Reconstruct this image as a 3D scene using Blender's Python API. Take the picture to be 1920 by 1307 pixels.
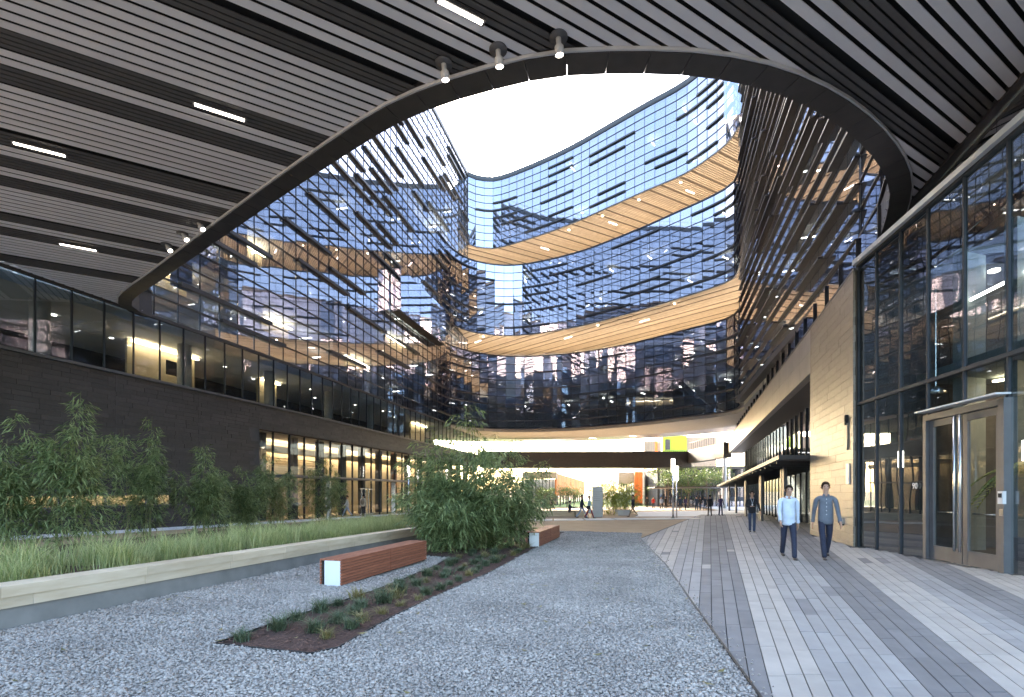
import bpy, bmesh, math, random
import numpy as np
from mathutils import Vector, Matrix
R = math.radians
random.seed(7); rng = np.random.default_rng(7)
for o in list(bpy.data.objects): bpy.data.objects.remove(o)
SC = bpy.context.scene
COL = SC.collection

# ------------------------------------------------------------------ camera, sky, sun, exposure
EYE = 1.4
cam = bpy.data.cameras.new('camera'); camo = bpy.data.objects.new('camera', cam); COL.objects.link(camo)
camo.location = (0, 0, EYE); camo.rotation_euler = (R(90), 0, 0)
cam.sensor_width = 36; cam.lens = 926/1920*36; cam.shift_y = (921-653.5)/1920
cam.clip_start = 0.05; cam.clip_end = 3000
SC.camera = camo
SUN_EL, SUN_AZ = R(21), R(-10)            # azimuth clockwise from +Y
world = bpy.data.worlds.new('World'); SC.world = world; world.use_nodes = True
wn = world.node_tree; wn.nodes.clear()
sky = wn.nodes.new('ShaderNodeTexSky'); sky.sky_type = 'NISHITA'; sky.sun_disc = False
sky.sun_elevation = SUN_EL; sky.sun_rotation = SUN_AZ; sky.air_density = 1.0; sky.dust_density = 3.5; sky.ozone_density = 1.0
bg = wn.nodes.new('ShaderNodeBackground'); bg.inputs[1].default_value = 0.12
wo = wn.nodes.new('ShaderNodeOutputWorld')
wn.links.new(sky.outputs[0], bg.inputs[0]); wn.links.new(bg.outputs[0], wo.inputs[0])
sl = bpy.data.lights.new('sun', 'SUN'); sl.energy = 2.0; sl.angle = R(0.6); sl.color = (1, .88, .72)
slo = bpy.data.objects.new('sun', sl); COL.objects.link(slo); slo.location = (0, 0, 80)
sd = Vector((math.sin(SUN_AZ)*math.cos(SUN_EL), math.cos(SUN_AZ)*math.cos(SUN_EL), math.sin(SUN_EL)))
slo.rotation_euler = sd.to_track_quat('Z', 'Y').to_euler()
vs = SC.view_settings; vs.view_transform = 'Standard'; vs.look = 'None'; vs.exposure = 3.78; vs.gamma = 1.0; vs.use_curve_mapping = False
SC.render.engine = 'CYCLES'
cy = SC.cycles; cy.use_denoising = True; cy.max_bounces = 8; cy.diffuse_bounces = 4; cy.glossy_bounces = 4
cy.transmission_bounces = 4; cy.transparent_max_bounces = 16; cy.caustics_reflective = False; cy.caustics_refractive = False
cy.sample_clamp_indirect = 4; cy.use_light_tree = True

# ------------------------------------------------------------------ materials
MATS = {}
def nmat(name):
    m = bpy.data.materials.new(name); m.use_nodes = True
    MATS[name] = m
    return m, m.node_tree, m.node_tree.nodes['Principled BSDF']
def ramp(nt, fac, c0, c1, p0=0.0, p1=1.0):
    r = nt.nodes.new('ShaderNodeValToRGB'); e = r.color_ramp.elements
    e[0].position = p0; e[1].position = p1; e[0].color = (*c0, 1); e[1].color = (*c1, 1)
    nt.links.new(fac, r.inputs[0]); return r.outputs[0]
def noise(nt, scale, detail=4, coord='Object', dist=0.0, vec=None, rough=.55):
    n = nt.nodes.new('ShaderNodeTexNoise'); n.inputs['Scale'].default_value = scale; n.inputs['Detail'].default_value = detail
    n.inputs['Distortion'].default_value = dist; n.inputs['Roughness'].default_value = rough
    if vec is None:
        g = nt.nodes.new('ShaderNodeNewGeometry'); vec = g.outputs['Position']
    nt.links.new(vec, n.inputs['Vector']); return n.outputs['Fac']
def mixc(nt, fac, a, b, mode='MIX'):
    m = nt.nodes.new('ShaderNodeMix'); m.data_type = 'RGBA'; m.blend_type = mode
    for sock, v in ((0, fac), (6, a), (7, b)):
        if isinstance(v, (int, float)): m.inputs[sock].default_value = v
        elif isinstance(v, tuple): m.inputs[sock].default_value = (*v, 1)
        else: nt.links.new(v, m.inputs[sock])
    return m.outputs[2]
def bump(nt, bs, h, strength=.3, dist=.01):
    b = nt.nodes.new('ShaderNodeBump'); b.inputs['Strength'].default_value = strength; b.inputs['Distance'].default_value = dist
    nt.links.new(h, b.inputs['Height']); nt.links.new(b.outputs[0], bs.inputs['Normal'])
def surf(name, c0, c1=None, rough=.6, metal=0.0, ns=3.0, rand=None, rv=.0, bs_=None, bstr=.2, bdist=.005, spec=.5, stretch=None):
    """two-tone noise material; rand 'object'/'island' varies brightness by +-rv per piece"""
    m, nt, p = nmat(name)
    c1 = c1 or tuple(min(1, x*1.25) for x in c0)
    vec = None
    if stretch:
        g = nt.nodes.new('ShaderNodeNewGeometry'); mp = nt.nodes.new('ShaderNodeMapping'); mp.inputs['Scale'].default_value = stretch
        if len(stretch) == 3: nt.links.new(g.outputs['Position'], mp.inputs['Vector'])
        vec = mp.outputs[0]
    f = noise(nt, ns, 5, vec=vec)
    col = ramp(nt, f, c0, c1, .3, .7)
    if rand:
        if rand == 'object': rn = nt.nodes.new('ShaderNodeObjectInfo').outputs['Random']
        else: rn = nt.nodes.new('ShaderNodeNewGeometry').outputs['Random Per Island']
        v = ramp(nt, rn, (1-rv,)*3, (1+rv,)*3)
        mr = nt.nodes.new('ShaderNodeMapRange'); mr.inputs[3].default_value = 1-rv; mr.inputs[4].default_value = 1+rv
        nt.links.new(rn, mr.inputs[0])
        hs = nt.nodes.new('ShaderNodeHueSaturation'); nt.links.new(col, hs.inputs['Color']); nt.links.new(mr.outputs[0], hs.inputs['Value'])
        col = hs.outputs[0]
    nt.links.new(col, p.inputs['Base Color'])
    p.inputs['Roughness'].default_value = rough; p.inputs['Metallic'].default_value = metal
    p.inputs['Specular IOR Level'].default_value = spec
    if bs_: bump(nt, p, noise(nt, bs_, 4, vec=vec), bstr, bdist)
    return m
def emit(name, c, s):
    m, nt, p = nmat(name)
    p.inputs['Base Color'].default_value = (*c, 1); p.inputs['Emission Color'].default_value = (*c, 1); p.inputs['Emission Strength'].default_value = s
    return m
def glass(name, tint, refl=.25, rc=(.8, .88, 1.0), wav=.0012, ior=1.6, wscale=.55):
    m = bpy.data.materials.new(name); m.use_nodes = True; nt = m.node_tree; nt.nodes.clear(); MATS[name] = m
    out = nt.nodes.new('ShaderNodeOutputMaterial'); mx = nt.nodes.new('ShaderNodeMixShader')
    tr = nt.nodes.new('ShaderNodeBsdfTransparent'); tr.inputs[0].default_value = (*tint, 1)
    gl = nt.nodes.new('ShaderNodeBsdfGlossy'); gl.inputs['Color'].default_value = (*rc, 1); gl.inputs['Roughness'].default_value = 0.0
    fr = nt.nodes.new('ShaderNodeFresnel'); fr.inputs[0].default_value = ior
    ad = nt.nodes.new('ShaderNodeMath'); ad.operation = 'ADD'; ad.use_clamp = True; ad.inputs[1].default_value = refl
    gb = nt.nodes.new('ShaderNodeNewGeometry'); inv = nt.nodes.new('ShaderNodeMath'); inv.operation = 'SUBTRACT'; inv.inputs[0].default_value = 1; nt.links.new(gb.outputs['Backfacing'], inv.inputs[1])
    mu = nt.nodes.new('ShaderNodeMath'); mu.operation = 'MULTIPLY'     # the coating sits on the outer faces; no total reflection inside a thin pane
    nt.links.new(fr.outputs[0], ad.inputs[0]); nt.links.new(ad.outputs[0], mu.inputs[0]); nt.links.new(inv.outputs[0], mu.inputs[1]); nt.links.new(mu.outputs[0], mx.inputs[0])
    nt.links.new(tr.outputs[0], mx.inputs[1]); nt.links.new(gl.outputs[0], mx.inputs[2]); nt.links.new(mx.outputs[0], out.inputs[0])
    b = nt.nodes.new('ShaderNodeBump'); b.inputs['Strength'].default_value = 1.0; b.inputs['Distance'].default_value = wav*8
    nt.links.new(noise(nt, wscale, 1.5), b.inputs['Height']); nt.links.new(b.outputs[0], gl.inputs['Normal'])
    return m

M = MATS
glass('facade_glass', (.70, .77, .84), .42, (.77, .75, .81), .00035)
glass('clear_glass', (.74, .80, .81), .15, (.80, .80, .84), .0007)
glass('gallery_glass', (.72, .77, .78), .13, (.8, .82, .86), .0007, ior=1.45)
glass('door_glass', (.88, .90, .88), .02, (.8, .85, .9), .0004, ior=1.32)
surf('slat_white', (.80, .79, .84), (.85, .84, .88), .5, rand='object', rv=.05)
surf('slat_dark', (.085, .08, .082), (.11, .105, .105), .5)
surf('backing_black', (.008, .008, .009), (.012, .012, .012), .8)
surf('ring_metal', (.050, .046, .047), (.065, .06, .06), .42, .2, rand='object', rv=.08)
surf('trim_white', (.62, .62, .63), (.72, .72, .72), .4)
surf('fin_dark', (.05, .046, .045), (.065, .06, .058), .45, .05)
surf('mullion', (.035, .04, .048), (.05, .055, .065), .6, 0, spec=.2)
surf('brick_dark', (.040, .035, .034), (.058, .05, .047), .55, ns=9, rand='object', rv=.22, bs_=60, bstr=.25)
surf('brick_dark_mass', (.040, .035, .034), (.058, .05, .047), .55, ns=9, rand='island', rv=.22, bs_=60, bstr=.25)
surf('mortar_dark', (.085, .08, .078), (.11, .10, .1), .9)
surf('brick_tan', (.195, .168, .135), (.25, .215, .175), .42, ns=5, rand='object', rv=.12, bs_=50, bstr=.2, stretch=(1, 1, 4))
surf('mortar_tan', (.06, .05, .04), (.08, .065, .05), .9)
surf('fascia_metal', (.27, .26, .25), (.33, .315, .30), .33, .3, ns=1.5, rand='object', rv=.05)
surf('timber', (.36, .275, .19), (.47, .365, .26), .5, ns=4, rand='island', rv=.14, stretch=(.6, .6, 6))
surf('timber_back', (.10, .07, .048), (.13, .095, .065), .8)
surf('soffit_metal', (.40, .36, .37), (.47, .43, .43), .32, .25, ns=1, rand='island', rv=.06)
surf('slab', (.58, .58, .58), (.66, .66, .66), .8)
surf('interior_wall', (.52, .52, .52), (.62, .61, .60), .9, ns=.4)
surf('interior_tan', (.46, .385, .27), (.56, .47, .34), .7, ns=1)
surf('hall_brown', (.16, .11, .07), (.22, .155, .10), .6, ns=1)
surf('hall_grey', (.13, .16, .17), (.17, .20, .21), .7)
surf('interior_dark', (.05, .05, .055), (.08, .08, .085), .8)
surf('blind', (.42, .47, .52), (.50, .55, .60), .9)
surf('column', (.45, .46, .47), (.52, .53, .53), .6)
surf('steel_grey', (.095, .094, .10), (.125, .123, .13), .45, .15)
surf('steel_bright', (.6, .6, .6), (.7, .7, .7), .22, .9)
surf('concrete', (.17, .165, .155), (.25, .24, .225), .85, ns=2.5, bs_=25, bstr=.3)
surf('stone_cap', (.52, .41, .28), (.64, .53, .39), .75, ns=2.2, rand='object', rv=.10, bs_=30, bstr=.25, stretch=(1, 1, 5))
surf('path_concrete', (.60, .60, .62), (.70, .70, .71), .8, ns=1.2, bs_=80, bstr=.15)
surf('slab_concrete', (.55, .52, .47), (.64, .6, .54), .8, ns=1.2, rand='object', rv=.06)
surf('earth_tan', (.29, .20, .12), (.38, .275, .175), .95, ns=1.3, bs_=40, bstr=.5, bdist=.01)
surf('mulch', (.055, .03, .024), (.13, .07, .052), .95, ns=28, bs_=45, bstr=1.0, bdist=.03)
surf('mulch_chip', (.07, .036, .028), (.16, .085, .06), .95, ns=20, rand='island', rv=.5)
surf('edging_black', (.012, .012, .013), (.02, .02, .02), .5)
surf('bench_wood', (.22, .075, .042), (.36, .135, .075), .5, ns=5, rand='object', rv=.14, bs_=20, bstr=.2, stretch=(2, .5, 12))
surf('white_panel', (.60, .60, .60), (.66, .66, .66), .35)
surf('paver_light', (.33, .303, .272), (.41, .375, .337), .7, ns=3, rand='object', rv=.08, bs_=60, bstr=.15)
surf('paver_mid', (.258, .246, .236), (.32, .306, .292), .7, ns=3, rand='object', rv=.08, bs_=60, bstr=.15)
surf('paver_dark', (.152, .147, .148), (.2, .194, .192), .7, ns=3, rand='object', rv=.10, bs_=60, bstr=.15)
surf('paver_light_mass', (.33, .303, .272), (.41, .375, .337), .7, ns=3, rand='island', rv=.08)
surf('paver_mid_mass', (.258, .246, .236), (.32, .306, .292), .7, ns=3, rand='island', rv=.08)
surf('paver_dark_mass', (.152, .147, .148), (.2, .194, .192), .7, ns=3, rand='island', rv=.15)
surf('joint_dark', (.03, .03, .032), (.045, .045, .045), .9)
surf('gravel_stone', (.255, .228, .205), (.385, .347, .312), .85, ns=.9, rand='island', rv=.24)
surf('orange_clad', (.62, .13, .025), (.80, .22, .05), .6, ns=2.5, rand='object', rv=.18, stretch=(3, 3, .4))
surf('lime_paint', (.30, .48, .02), (.36, .55, .03), .6)
surf('lawn', (.06, .12, .02), (.13, .22, .04), .95, ns=6)
surf('bark', (.10, .07, .05), (.18, .13, .09), .9)
surf('far_wall', (.30, .24, .19), (.38, .31, .25), .8)
surf('culm', (.13, .15, .05), (.22, .22, .09), .5)
emit('lamp_white', (1, .90, .76), 1.4); emit('lamp_warm', (1, .76, .45), 2.6); emit('lamp_spot', (1, .85, .62), 5)
emit('soffit_fill', (1, .84, .64), 2.8); emit('lamp_lobby', (1, .79, .52), 3); emit('ceiling_glow', (1, .88, .70), 2.2); emit('lamp_hall', (1, .72, .42), 2.2); emit('strip_white', (1, .86, .72), 1.0)

def leafmat(name, c0, c1, tr=.35):
    m, nt, p = nmat(name)
    rn = nt.nodes.new('ShaderNodeNewGeometry').outputs['Random Per Island']
    c = ramp(nt, rn, c0, c1)
    nt.links.new(c, p.inputs['Base Color']); p.inputs['Roughness'].default_value = .5
    out = nt.nodes['Material Output']; mx = nt.nodes.new('ShaderNodeMixShader'); t = nt.nodes.new('ShaderNodeBsdfTranslucent')
    nt.links.new(c, t.inputs[0]); mx.inputs[0].default_value = tr
    nt.links.new(p.outputs[0], mx.inputs[1]); nt.links.new(t.outputs[0], mx.inputs[2]); nt.links.new(mx.outputs[0], out.inputs[0])
    return m
leafmat('bamboo_leaf', (.075, .125, .045), (.36, .42, .18), .5)
leafmat('bamboo_yellow', (.16, .22, .02), (.42, .46, .05), .5)
leafmat('grass_blade', (.17, .24, .065), (.56, .55, .27))
leafmat('tuft_green', (.055, .085, .045), (.17, .21, .115))
leafmat('tuft_dry', (.16, .15, .05), (.36, .30, .14))
leafmat('tree_leaf', (.035, .07, .02), (.14, .18, .05), .45)

# ------------------------------------------------------------------ mesh helpers
def gz(y):                         # the plaza falls gently away from the camera, then levels out
    return -0.0162*max(-12.0, min(y, 75.0))
class MB:
    def __init__(s): s.v = []; s.f = []
    def quad(s, a, b, c, d):
        n = len(s.v); s.v += [tuple(a), tuple(b), tuple(c), tuple(d)]; s.f.append((n, n+1, n+2, n+3)); return s
    def prism(s, poly, z0, z1):    # poly list of (x,y); z numbers or functions of (x,y)
        if sum(poly[i-1][0]*poly[i][1]-poly[i][0]*poly[i-1][1] for i in range(len(poly))) < 0: poly = poly[::-1]
        n = len(s.v); k = len(poly)
        f0 = z0 if callable(z0) else (lambda x, y: z0); f1 = z1 if callable(z1) else (lambda x, y: z1)
        s.v += [(x, y, f0(x, y)) for x, y in poly] + [(x, y, f1(x, y)) for x, y in poly]
        s.f.append(tuple(range(n+k-1, n-1, -1))); s.f.append(tuple(range(n+k, n+2*k)))
        for i in range(k):
            j = (i+1) % k; s.f.append((n+i, n+j, n+k+j, n+k+i))
        return s
    def hexa(s, p):                # 8 points, bottom 4 then top 4
        p = [tuple(q) for q in p]; a, b, c = (Vector(p[1])-Vector(p[0])), (Vector(p[3])-Vector(p[0])), (Vector(p[4])-Vector(p[0]))
        if a.cross(b).dot(c) < 0: p = [p[i] for i in (3, 2, 1, 0, 7, 6, 5, 4)]
        n = len(s.v); s.v += p
        for f in ((3, 2, 1, 0), (4, 5, 6, 7), (0, 1, 5, 4), (1, 2, 6, 5), (2, 3, 7, 6), (3, 0, 4, 7)): s.f.append(tuple(n+i for i in f))
        return s
    def box(s, c, size, rz=0.0):
        cx, cy_, cz = c; hx, hy, hz = (q/2 for q in size); ca, sa = math.cos(rz), math.sin(rz)
        pts = []
        for z in (-hz, hz):
            for x, y in ((-hx, -hy), (hx, -hy), (hx, hy), (-hx, hy)):
                pts.append((cx+x*ca-y*sa, cy_+x*sa+y*ca, cz+z))
        return s.hexa(pts)
    def beam(s, a, b, w, h, up=(0, 0, 1)):  # box from a to b, w sideways, h along up
        a, b = Vector(a), Vector(b); d = (b-a).normalized(); sd_ = d.cross(Vector(up)).normalized(); u = sd_.cross(d).normalized()
        p = []
        for q in (-1, 1):
            for e, t in ((a, -1), (a, 1), (b, 1), (b, -1)): p.append(e+sd_*t*w/2+u*q*h/2)
        return s.hexa(p)
    def tube(s, pts, rad, n=8, caps=True):
        base = len(s.v); k = len(pts); pts = [Vector(p) for p in pts]
        for i, p in enumerate(pts):
            d = (pts[min(i+1, k-1)]-pts[max(i-1, 0)]).normalized()
            ax = Vector((1, 0, 0)) if abs(d.z) > .9 else Vector((0, 0, 1))
            x = d.cross(ax).normalized(); y = d.cross(x)
            r = rad[i] if isinstance(rad, (list, tuple)) else rad
            for j in range(n):
                t = 2*math.pi*j/n; s.v.append(tuple(p+x*r*math.cos(t)+y*r*math.sin(t)))
        for i in range(k-1):
            for j in range(n):
                a = base+i*n+j; b = base+i*n+(j+1) % n; s.f.append((a, b, b+n, a+n))
        if caps: s.f.append(tuple(range(base+n-1, base-1, -1))); s.f.append(tuple(range(base+(k-1)*n, base+k*n)))
        return s
    def mesh(s, name, mat, smooth=False):
        me = bpy.data.meshes.new(name); me.from_pydata(s.v, [], s.f); me.update()
        if mat: me.materials.append(M[mat] if isinstance(mat, str) else mat)
        if smooth: me.polygons.foreach_set('use_smooth', [True]*len(me.polygons))
        return me
    def build(s, name, mat, parent=None, smooth=False):
        if not s.v: return None
        return link(name, s.mesh(name, mat, smooth), parent)
def link(name, me, parent=None):
    o = bpy.data.objects.new(name, me); COL.objects.link(o)
    if parent is not None: o.parent = parent; o.matrix_parent_inverse = parent_inv(parent)
    return o
_inv = {}
def parent_inv(p):
    k = p.name
    if k not in _inv:
        m = Matrix.LocRotScale(p.location, p.rotation_euler, p.scale)
        _inv[k] = m.inverted()
    return _inv[k]
def thing(name, label, cat, loc=(0, 0, 0), group=None, kind=None):
    o = bpy.data.objects.new(name, None); COL.objects.link(o); o.location = loc; o.empty_display_size = .3
    return tag(o, label, cat, group, kind)
def tag(o, label=None, cat=None, group=None, kind=None):
    if label: o['label'] = label
    if cat: o['category'] = cat
    if group: o['group'] = group
    if kind: o['kind'] = kind
    return o
def local_thing(name, label, cat, loc, rz=0, group=None):   # children are given in the thing's own coordinates
    o = thing(name, label, cat, loc, group); o.rotation_euler = (0, 0, rz); _inv[o.name] = Matrix.Identity(4); return o
def sub(o):                                                  # let a part carry sub-parts in the same coordinates
    _inv[o.name] = Matrix.Identity(4) if o.parent else parent_inv(o)
    return o
def bulk(name, V, F, mat, parent=None, nper=4):
    me = bpy.data.meshes.new(name); V = np.asarray(V, np.float32); F = np.asarray(F, np.int32)
    me.vertices.add(len(V)); me.vertices.foreach_set('co', V.ravel())
    me.loops.add(F.size); me.loops.foreach_set('vertex_index', F.ravel())
    me.polygons.add(len(F)); me.polygons.foreach_set('loop_start', np.arange(0, F.size, nper, dtype=np.int32))
    me.polygons.foreach_set('loop_total', np.full(len(F), nper, np.int32))
    me.update(calc_edges=True); me.validate(); me.materials.append(M[mat])
    return link(name, me, parent)
def catmull(P, n=12, closed=False):
    P = [Vector(p) for p in P]; out = []; k = len(P)
    rngi = range(k if closed else k-1)
    for i in rngi:
        g = (lambda j: P[j % k]) if closed else (lambda j: P[max(0, min(k-1, j))])
        a, b, c, d = g(i-1), g(i), g(i+1), g(i+2)
        for t in range(n):
            u = t/n
            out.append(.5*((2*b)+(c-a)*u+(2*a-5*b+4*c-d)*u*u+(3*b-a-3*c+d)*u**3))
    if not closed: out.append(P[-1])
    return out
def resample(C, step):
    C = [Vector(c) for c in C]; L = [0]
    for a, b in zip(C, C[1:]): L.append(L[-1]+(b-a).length)
    n = max(1, round(L[-1]/step)); out = []; j = 0
    for i in range(n+1):
        t = L[-1]*i/n
        while j < len(C)-2 and L[j+1] < t: j += 1
        u = (t-L[j])/max(1e-9, L[j+1]-L[j]); out.append(C[j].lerp(C[j+1], u))
    return out
def normals2(C):                   # outward (left of travel direction; the court is walked clockwise)
    out = []
    for i in range(len(C)):
        d = C[min(i+1, len(C)-1)]-C[max(i-1, 0)]; d = Vector((d.x, d.y)).normalized(); out.append(Vector((-d.y, d.x)))
    return out
def offset(C, N, d): return [Vector((c.x+n.x*d, c.y+n.y*d)) for c, n in zip(C, N)]
def clip_spans(poly, p, d):        # intervals of line p+t*d inside the polygon
    ts = []; k = len(poly)
    for i in range(k):
        a, b = poly[i], poly[(i+1) % k]; ex, ey = b[0]-a[0], b[1]-a[1]
        den = d[0]*ey-d[1]*ex
        if abs(den) < 1e-12: continue
        wx, wy = a[0]-p[0], a[1]-p[1]
        t = (wx*ey-wy*ex)/den; u = (wx*d[1]-wy*d[0])/den
        if 0 <= u < 1: ts.append(t)
    ts.sort(); return [(ts[i], ts[i+1]) for i in range(0, len(ts)-1, 2)]
def ribbon(mb, A, B, za, zb):      # strip between two polylines
    for i in range(len(A)-1):
        mb.quad((A[i].x, A[i].y, za), (A[i+1].x, A[i+1].y, za), (B[i+1].x, B[i+1].y, zb), (B[i].x, B[i].y, zb))
def wallstrip(mb, A, z0, z1):
    for i in range(len(A)-1):
        mb.quad((A[i].x, A[i].y, z0), (A[i+1].x, A[i+1].y, z0), (A[i+1].x, A[i+1].y, z1), (A[i].x, A[i].y, z1))
def solidstrip(mb, A, B, z0, z1):  # closed solid following two polylines
    if (A[1].x-A[0].x)*(B[0].y-A[0].y)-(A[1].y-A[0].y)*(B[0].x-A[0].x) > 0: A, B = B, A
    n = len(mb.v); k = len(A)
    for a, b in zip(A, B): mb.v += [(a.x, a.y, z0), (b.x, b.y, z0), (b.x, b.y, z1), (a.x, a.y, z1)]
    for i in range(k-1):
        q = n+4*i
        for j in range(4): mb.f.append((q+j, q+4+j, q+4+(j+1) % 4, q+(j+1) % 4))
    mb.f.append((n+3, n+2, n+1, n)); e = n+4*(k-1); mb.f.append((e, e+1, e+2, e+3))
UNIT = None
def unit_box():
    return MB().box((0, 0, 0), (1, 1, 1)).mesh('unit_box', None)
def unit_mesh(mat, cache={}):
    if mat not in cache:
        cache[mat] = MB().box((0, 0, 0), (1, 1, 1)).mesh('piece_'+mat, mat)
    return cache[mat]
def piece(name, mat, c, size, rz=0.0, parent=None, rx=0.0):
    o = link(name, unit_mesh(mat), parent); o.location = c; o.scale = size; o.rotation_euler = (rx, 0, rz); return o

# ------------------------------------------------------------------ plan of the court
LEFT = [(-24.0, 0.5), (-18.9, 18.2), (-15.75, 29), (-13.4, 38.3), (-10.7, 50), (-8.7, 58), (-6.7, 66.2), (-4.6, 74.6)]
LEFTC = catmull([(x, y, 0) for x, y in LEFT], 16)
def left_x(y):
    for a, b in zip(LEFTC, LEFTC[1:]):
        if a.y <= y <= b.y: return a.x+(b.x-a.x)*(y-a.y)/(b.y-a.y)
    return LEFTC[0].x if y < LEFTC[0].y else LEFTC[-1].x
def left_pts(y0, y1, step):
    n = max(1, round((y1-y0)/step)); return [Vector((left_x(y0+(y1-y0)*i/n), y0+(y1-y0)*i/n, 0)) for i in range(n+1)]
FARC = catmull([(-8.7, 58, 0), (-7.3, 62.6, 0), (-4.4, 65.7, 0), (.65, 66.6, 0), (7.7, 63.5, 0), (13.6, 58.6, 0), (18.4, 53.6, 0), (21.0, 50.6, 0), (21.9, 48.6, 0), (21.3, 46.2, 0)], 14)
FARC1 = catmull([(x, y, 0) for x, y in ((-8.7, 58), (-7.6, 61.8), (-4.2, 65.3), (.65, 66.8), (7.9, 65.3), (14.2, 61.3), (19.3, 56), (22.0, 53.2), (22.9, 51.0), (22.5, 48.6), (21.3, 46.2))], 14)
FARC3 = catmull([(x, y, 0) for x, y in ((-6.1, 68.4), (-4.6, 69.3), (-1.95, 69.4), (3.07, 66.5), (7.6, 63.2), (11.6, 59.6), (15.2, 56.3), (18.5, 53.4), (20.3, 50.6), (21.2, 48.4), (21.3, 46.2))], 14)
RIGHTC = catmull([(21.3, 46.2, 0), (19.0, 38.6, 0), (16.7, 31, 0), (14.3, 22.8, 0), (13.0, 18.5, 0)], 14)
NEARC = catmull([(13.0, 18.5, 0), (12.06, 16.2, 0), (10.8, 14.1, 0), (9.78, 12.94, 0), (8.45, 11.86, 0), (6.97, 10.94, 0), (5.43, 10.26, 0), (3.95, 9.9, 0), (2.54, 9.8, 0),
                 (.96, 9.86, 0), (0, 10.08, 0), (-1.0, 10.4, 0), (-1.9, 10.77, 0), (-2.83, 11.28, 0), (-4.26, 12.28, 0), (-5.98, 13.52, 0), (-9.1, 15.85, 0), (-13.6, 19.25, 0), (-16.2, 21.2, 0), (-17.15, 22.3, 0), (-17.2, 23.6, 0)], 8)
Z0 = 9.8                                   # canopy soffit and underside of the upper storeys
T1 = (9.8, 19.6); T2 = (22.4, 31.9); T3 = (35.6, 45.1)
ROW = 1.05
def right_x(y): return 4.8+.36*y           # brick and fascia plane on the right
def glassbox_x(y): return 7.75+.165*y
def clere_x(y): return 11.9+.29*(y-14.9)

# ================================================================== GROUND
gm = MB()
ys = [-60, -12, 0, 20, 40, 60, 75, 120, 300, 2000]; xs = [-2000, -300, -60, -20, 0, 20, 60, 300, 2000]
n0 = 0
for y in ys:
    for x in xs: gm.v.append((x, y, gz(y)))
for i in range(len(ys)-1):
    for j in range(len(xs)-1):
        a = i*len(xs)+j; gm.f.append((a, a+1, a+1+len(xs), a+len(xs)))
g = gm.build('ground', 'earth_tan'); tag(g, kind='structure')
def sheet(name, poly, mat, lift, parent=None, kind='structure'):
    m = MB(); m.v = [(x, y, gz(y)+lift) for x, y in poly]; m.f = [tuple(range(len(poly)))]
    o = m.build(name, mat, parent); tag(o, kind=kind); return o
def bed_line(y): return -6.52+.216*y       # front of the stone planter
GRAVEL = [(bed_line(-3), -3), (.55, -3), (1.62, 2.9), (2.35, 6.3), (3.25, 10.4), (4.5, 17.3), (5.3, 20.2), (-.3, 22.6), (-2.2, 20.6), (bed_line(17.8), 17.8)]

m, nt, p = nmat('gravel_bed')
v1 = nt.nodes.new('ShaderNodeTexVoronoi'); v1.inputs['Scale'].default_value = 30
gg = nt.nodes.new('ShaderNodeNewGeometry'); nt.links.new(gg.outputs['Position'], v1.inputs['Vector'])
cr = ramp(nt, v1.outputs['Color'], (.205, .186, .168), (.375, .34, .306), .15, .85)
nt.links.new(cr, p.inputs['Base Color']); p.inputs['Roughness'].default_value = .9
bump(nt, p, v1.outputs['Distance'], .9, .02)
sheet('gravel_ground', GRAVEL, 'gravel_bed', .006)
def inpoly(poly, X, Y):
    c = np.zeros(len(X), bool); k = len(poly)
    for i in range(k):
        (x0, y0), (x1, y1) = poly[i], poly[(i+1) % k]
        cond = ((y0 > Y) != (y1 > Y)); xi = (x1-x0)*(Y-y0)/(y1-y0+1e-12)+x0
        c ^= cond & (X < xi)
    return c
MULCH = [(-2.84, 4.72), (-1.80, 4.42), (-1.62, 4.6), (-1.42, 5.79), (-1.09, 7.08), (-.43, 9.3), (.75, 14.4), (1.1, 16.4), (2.2, 20.6), (-1.9, 20.4), (-2.9, 16), (-2.75, 12.6), (-1.5, 11.7), (-1.59, 10.3), (-2.09, 7.45), (-2.63, 5.6)]
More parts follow.
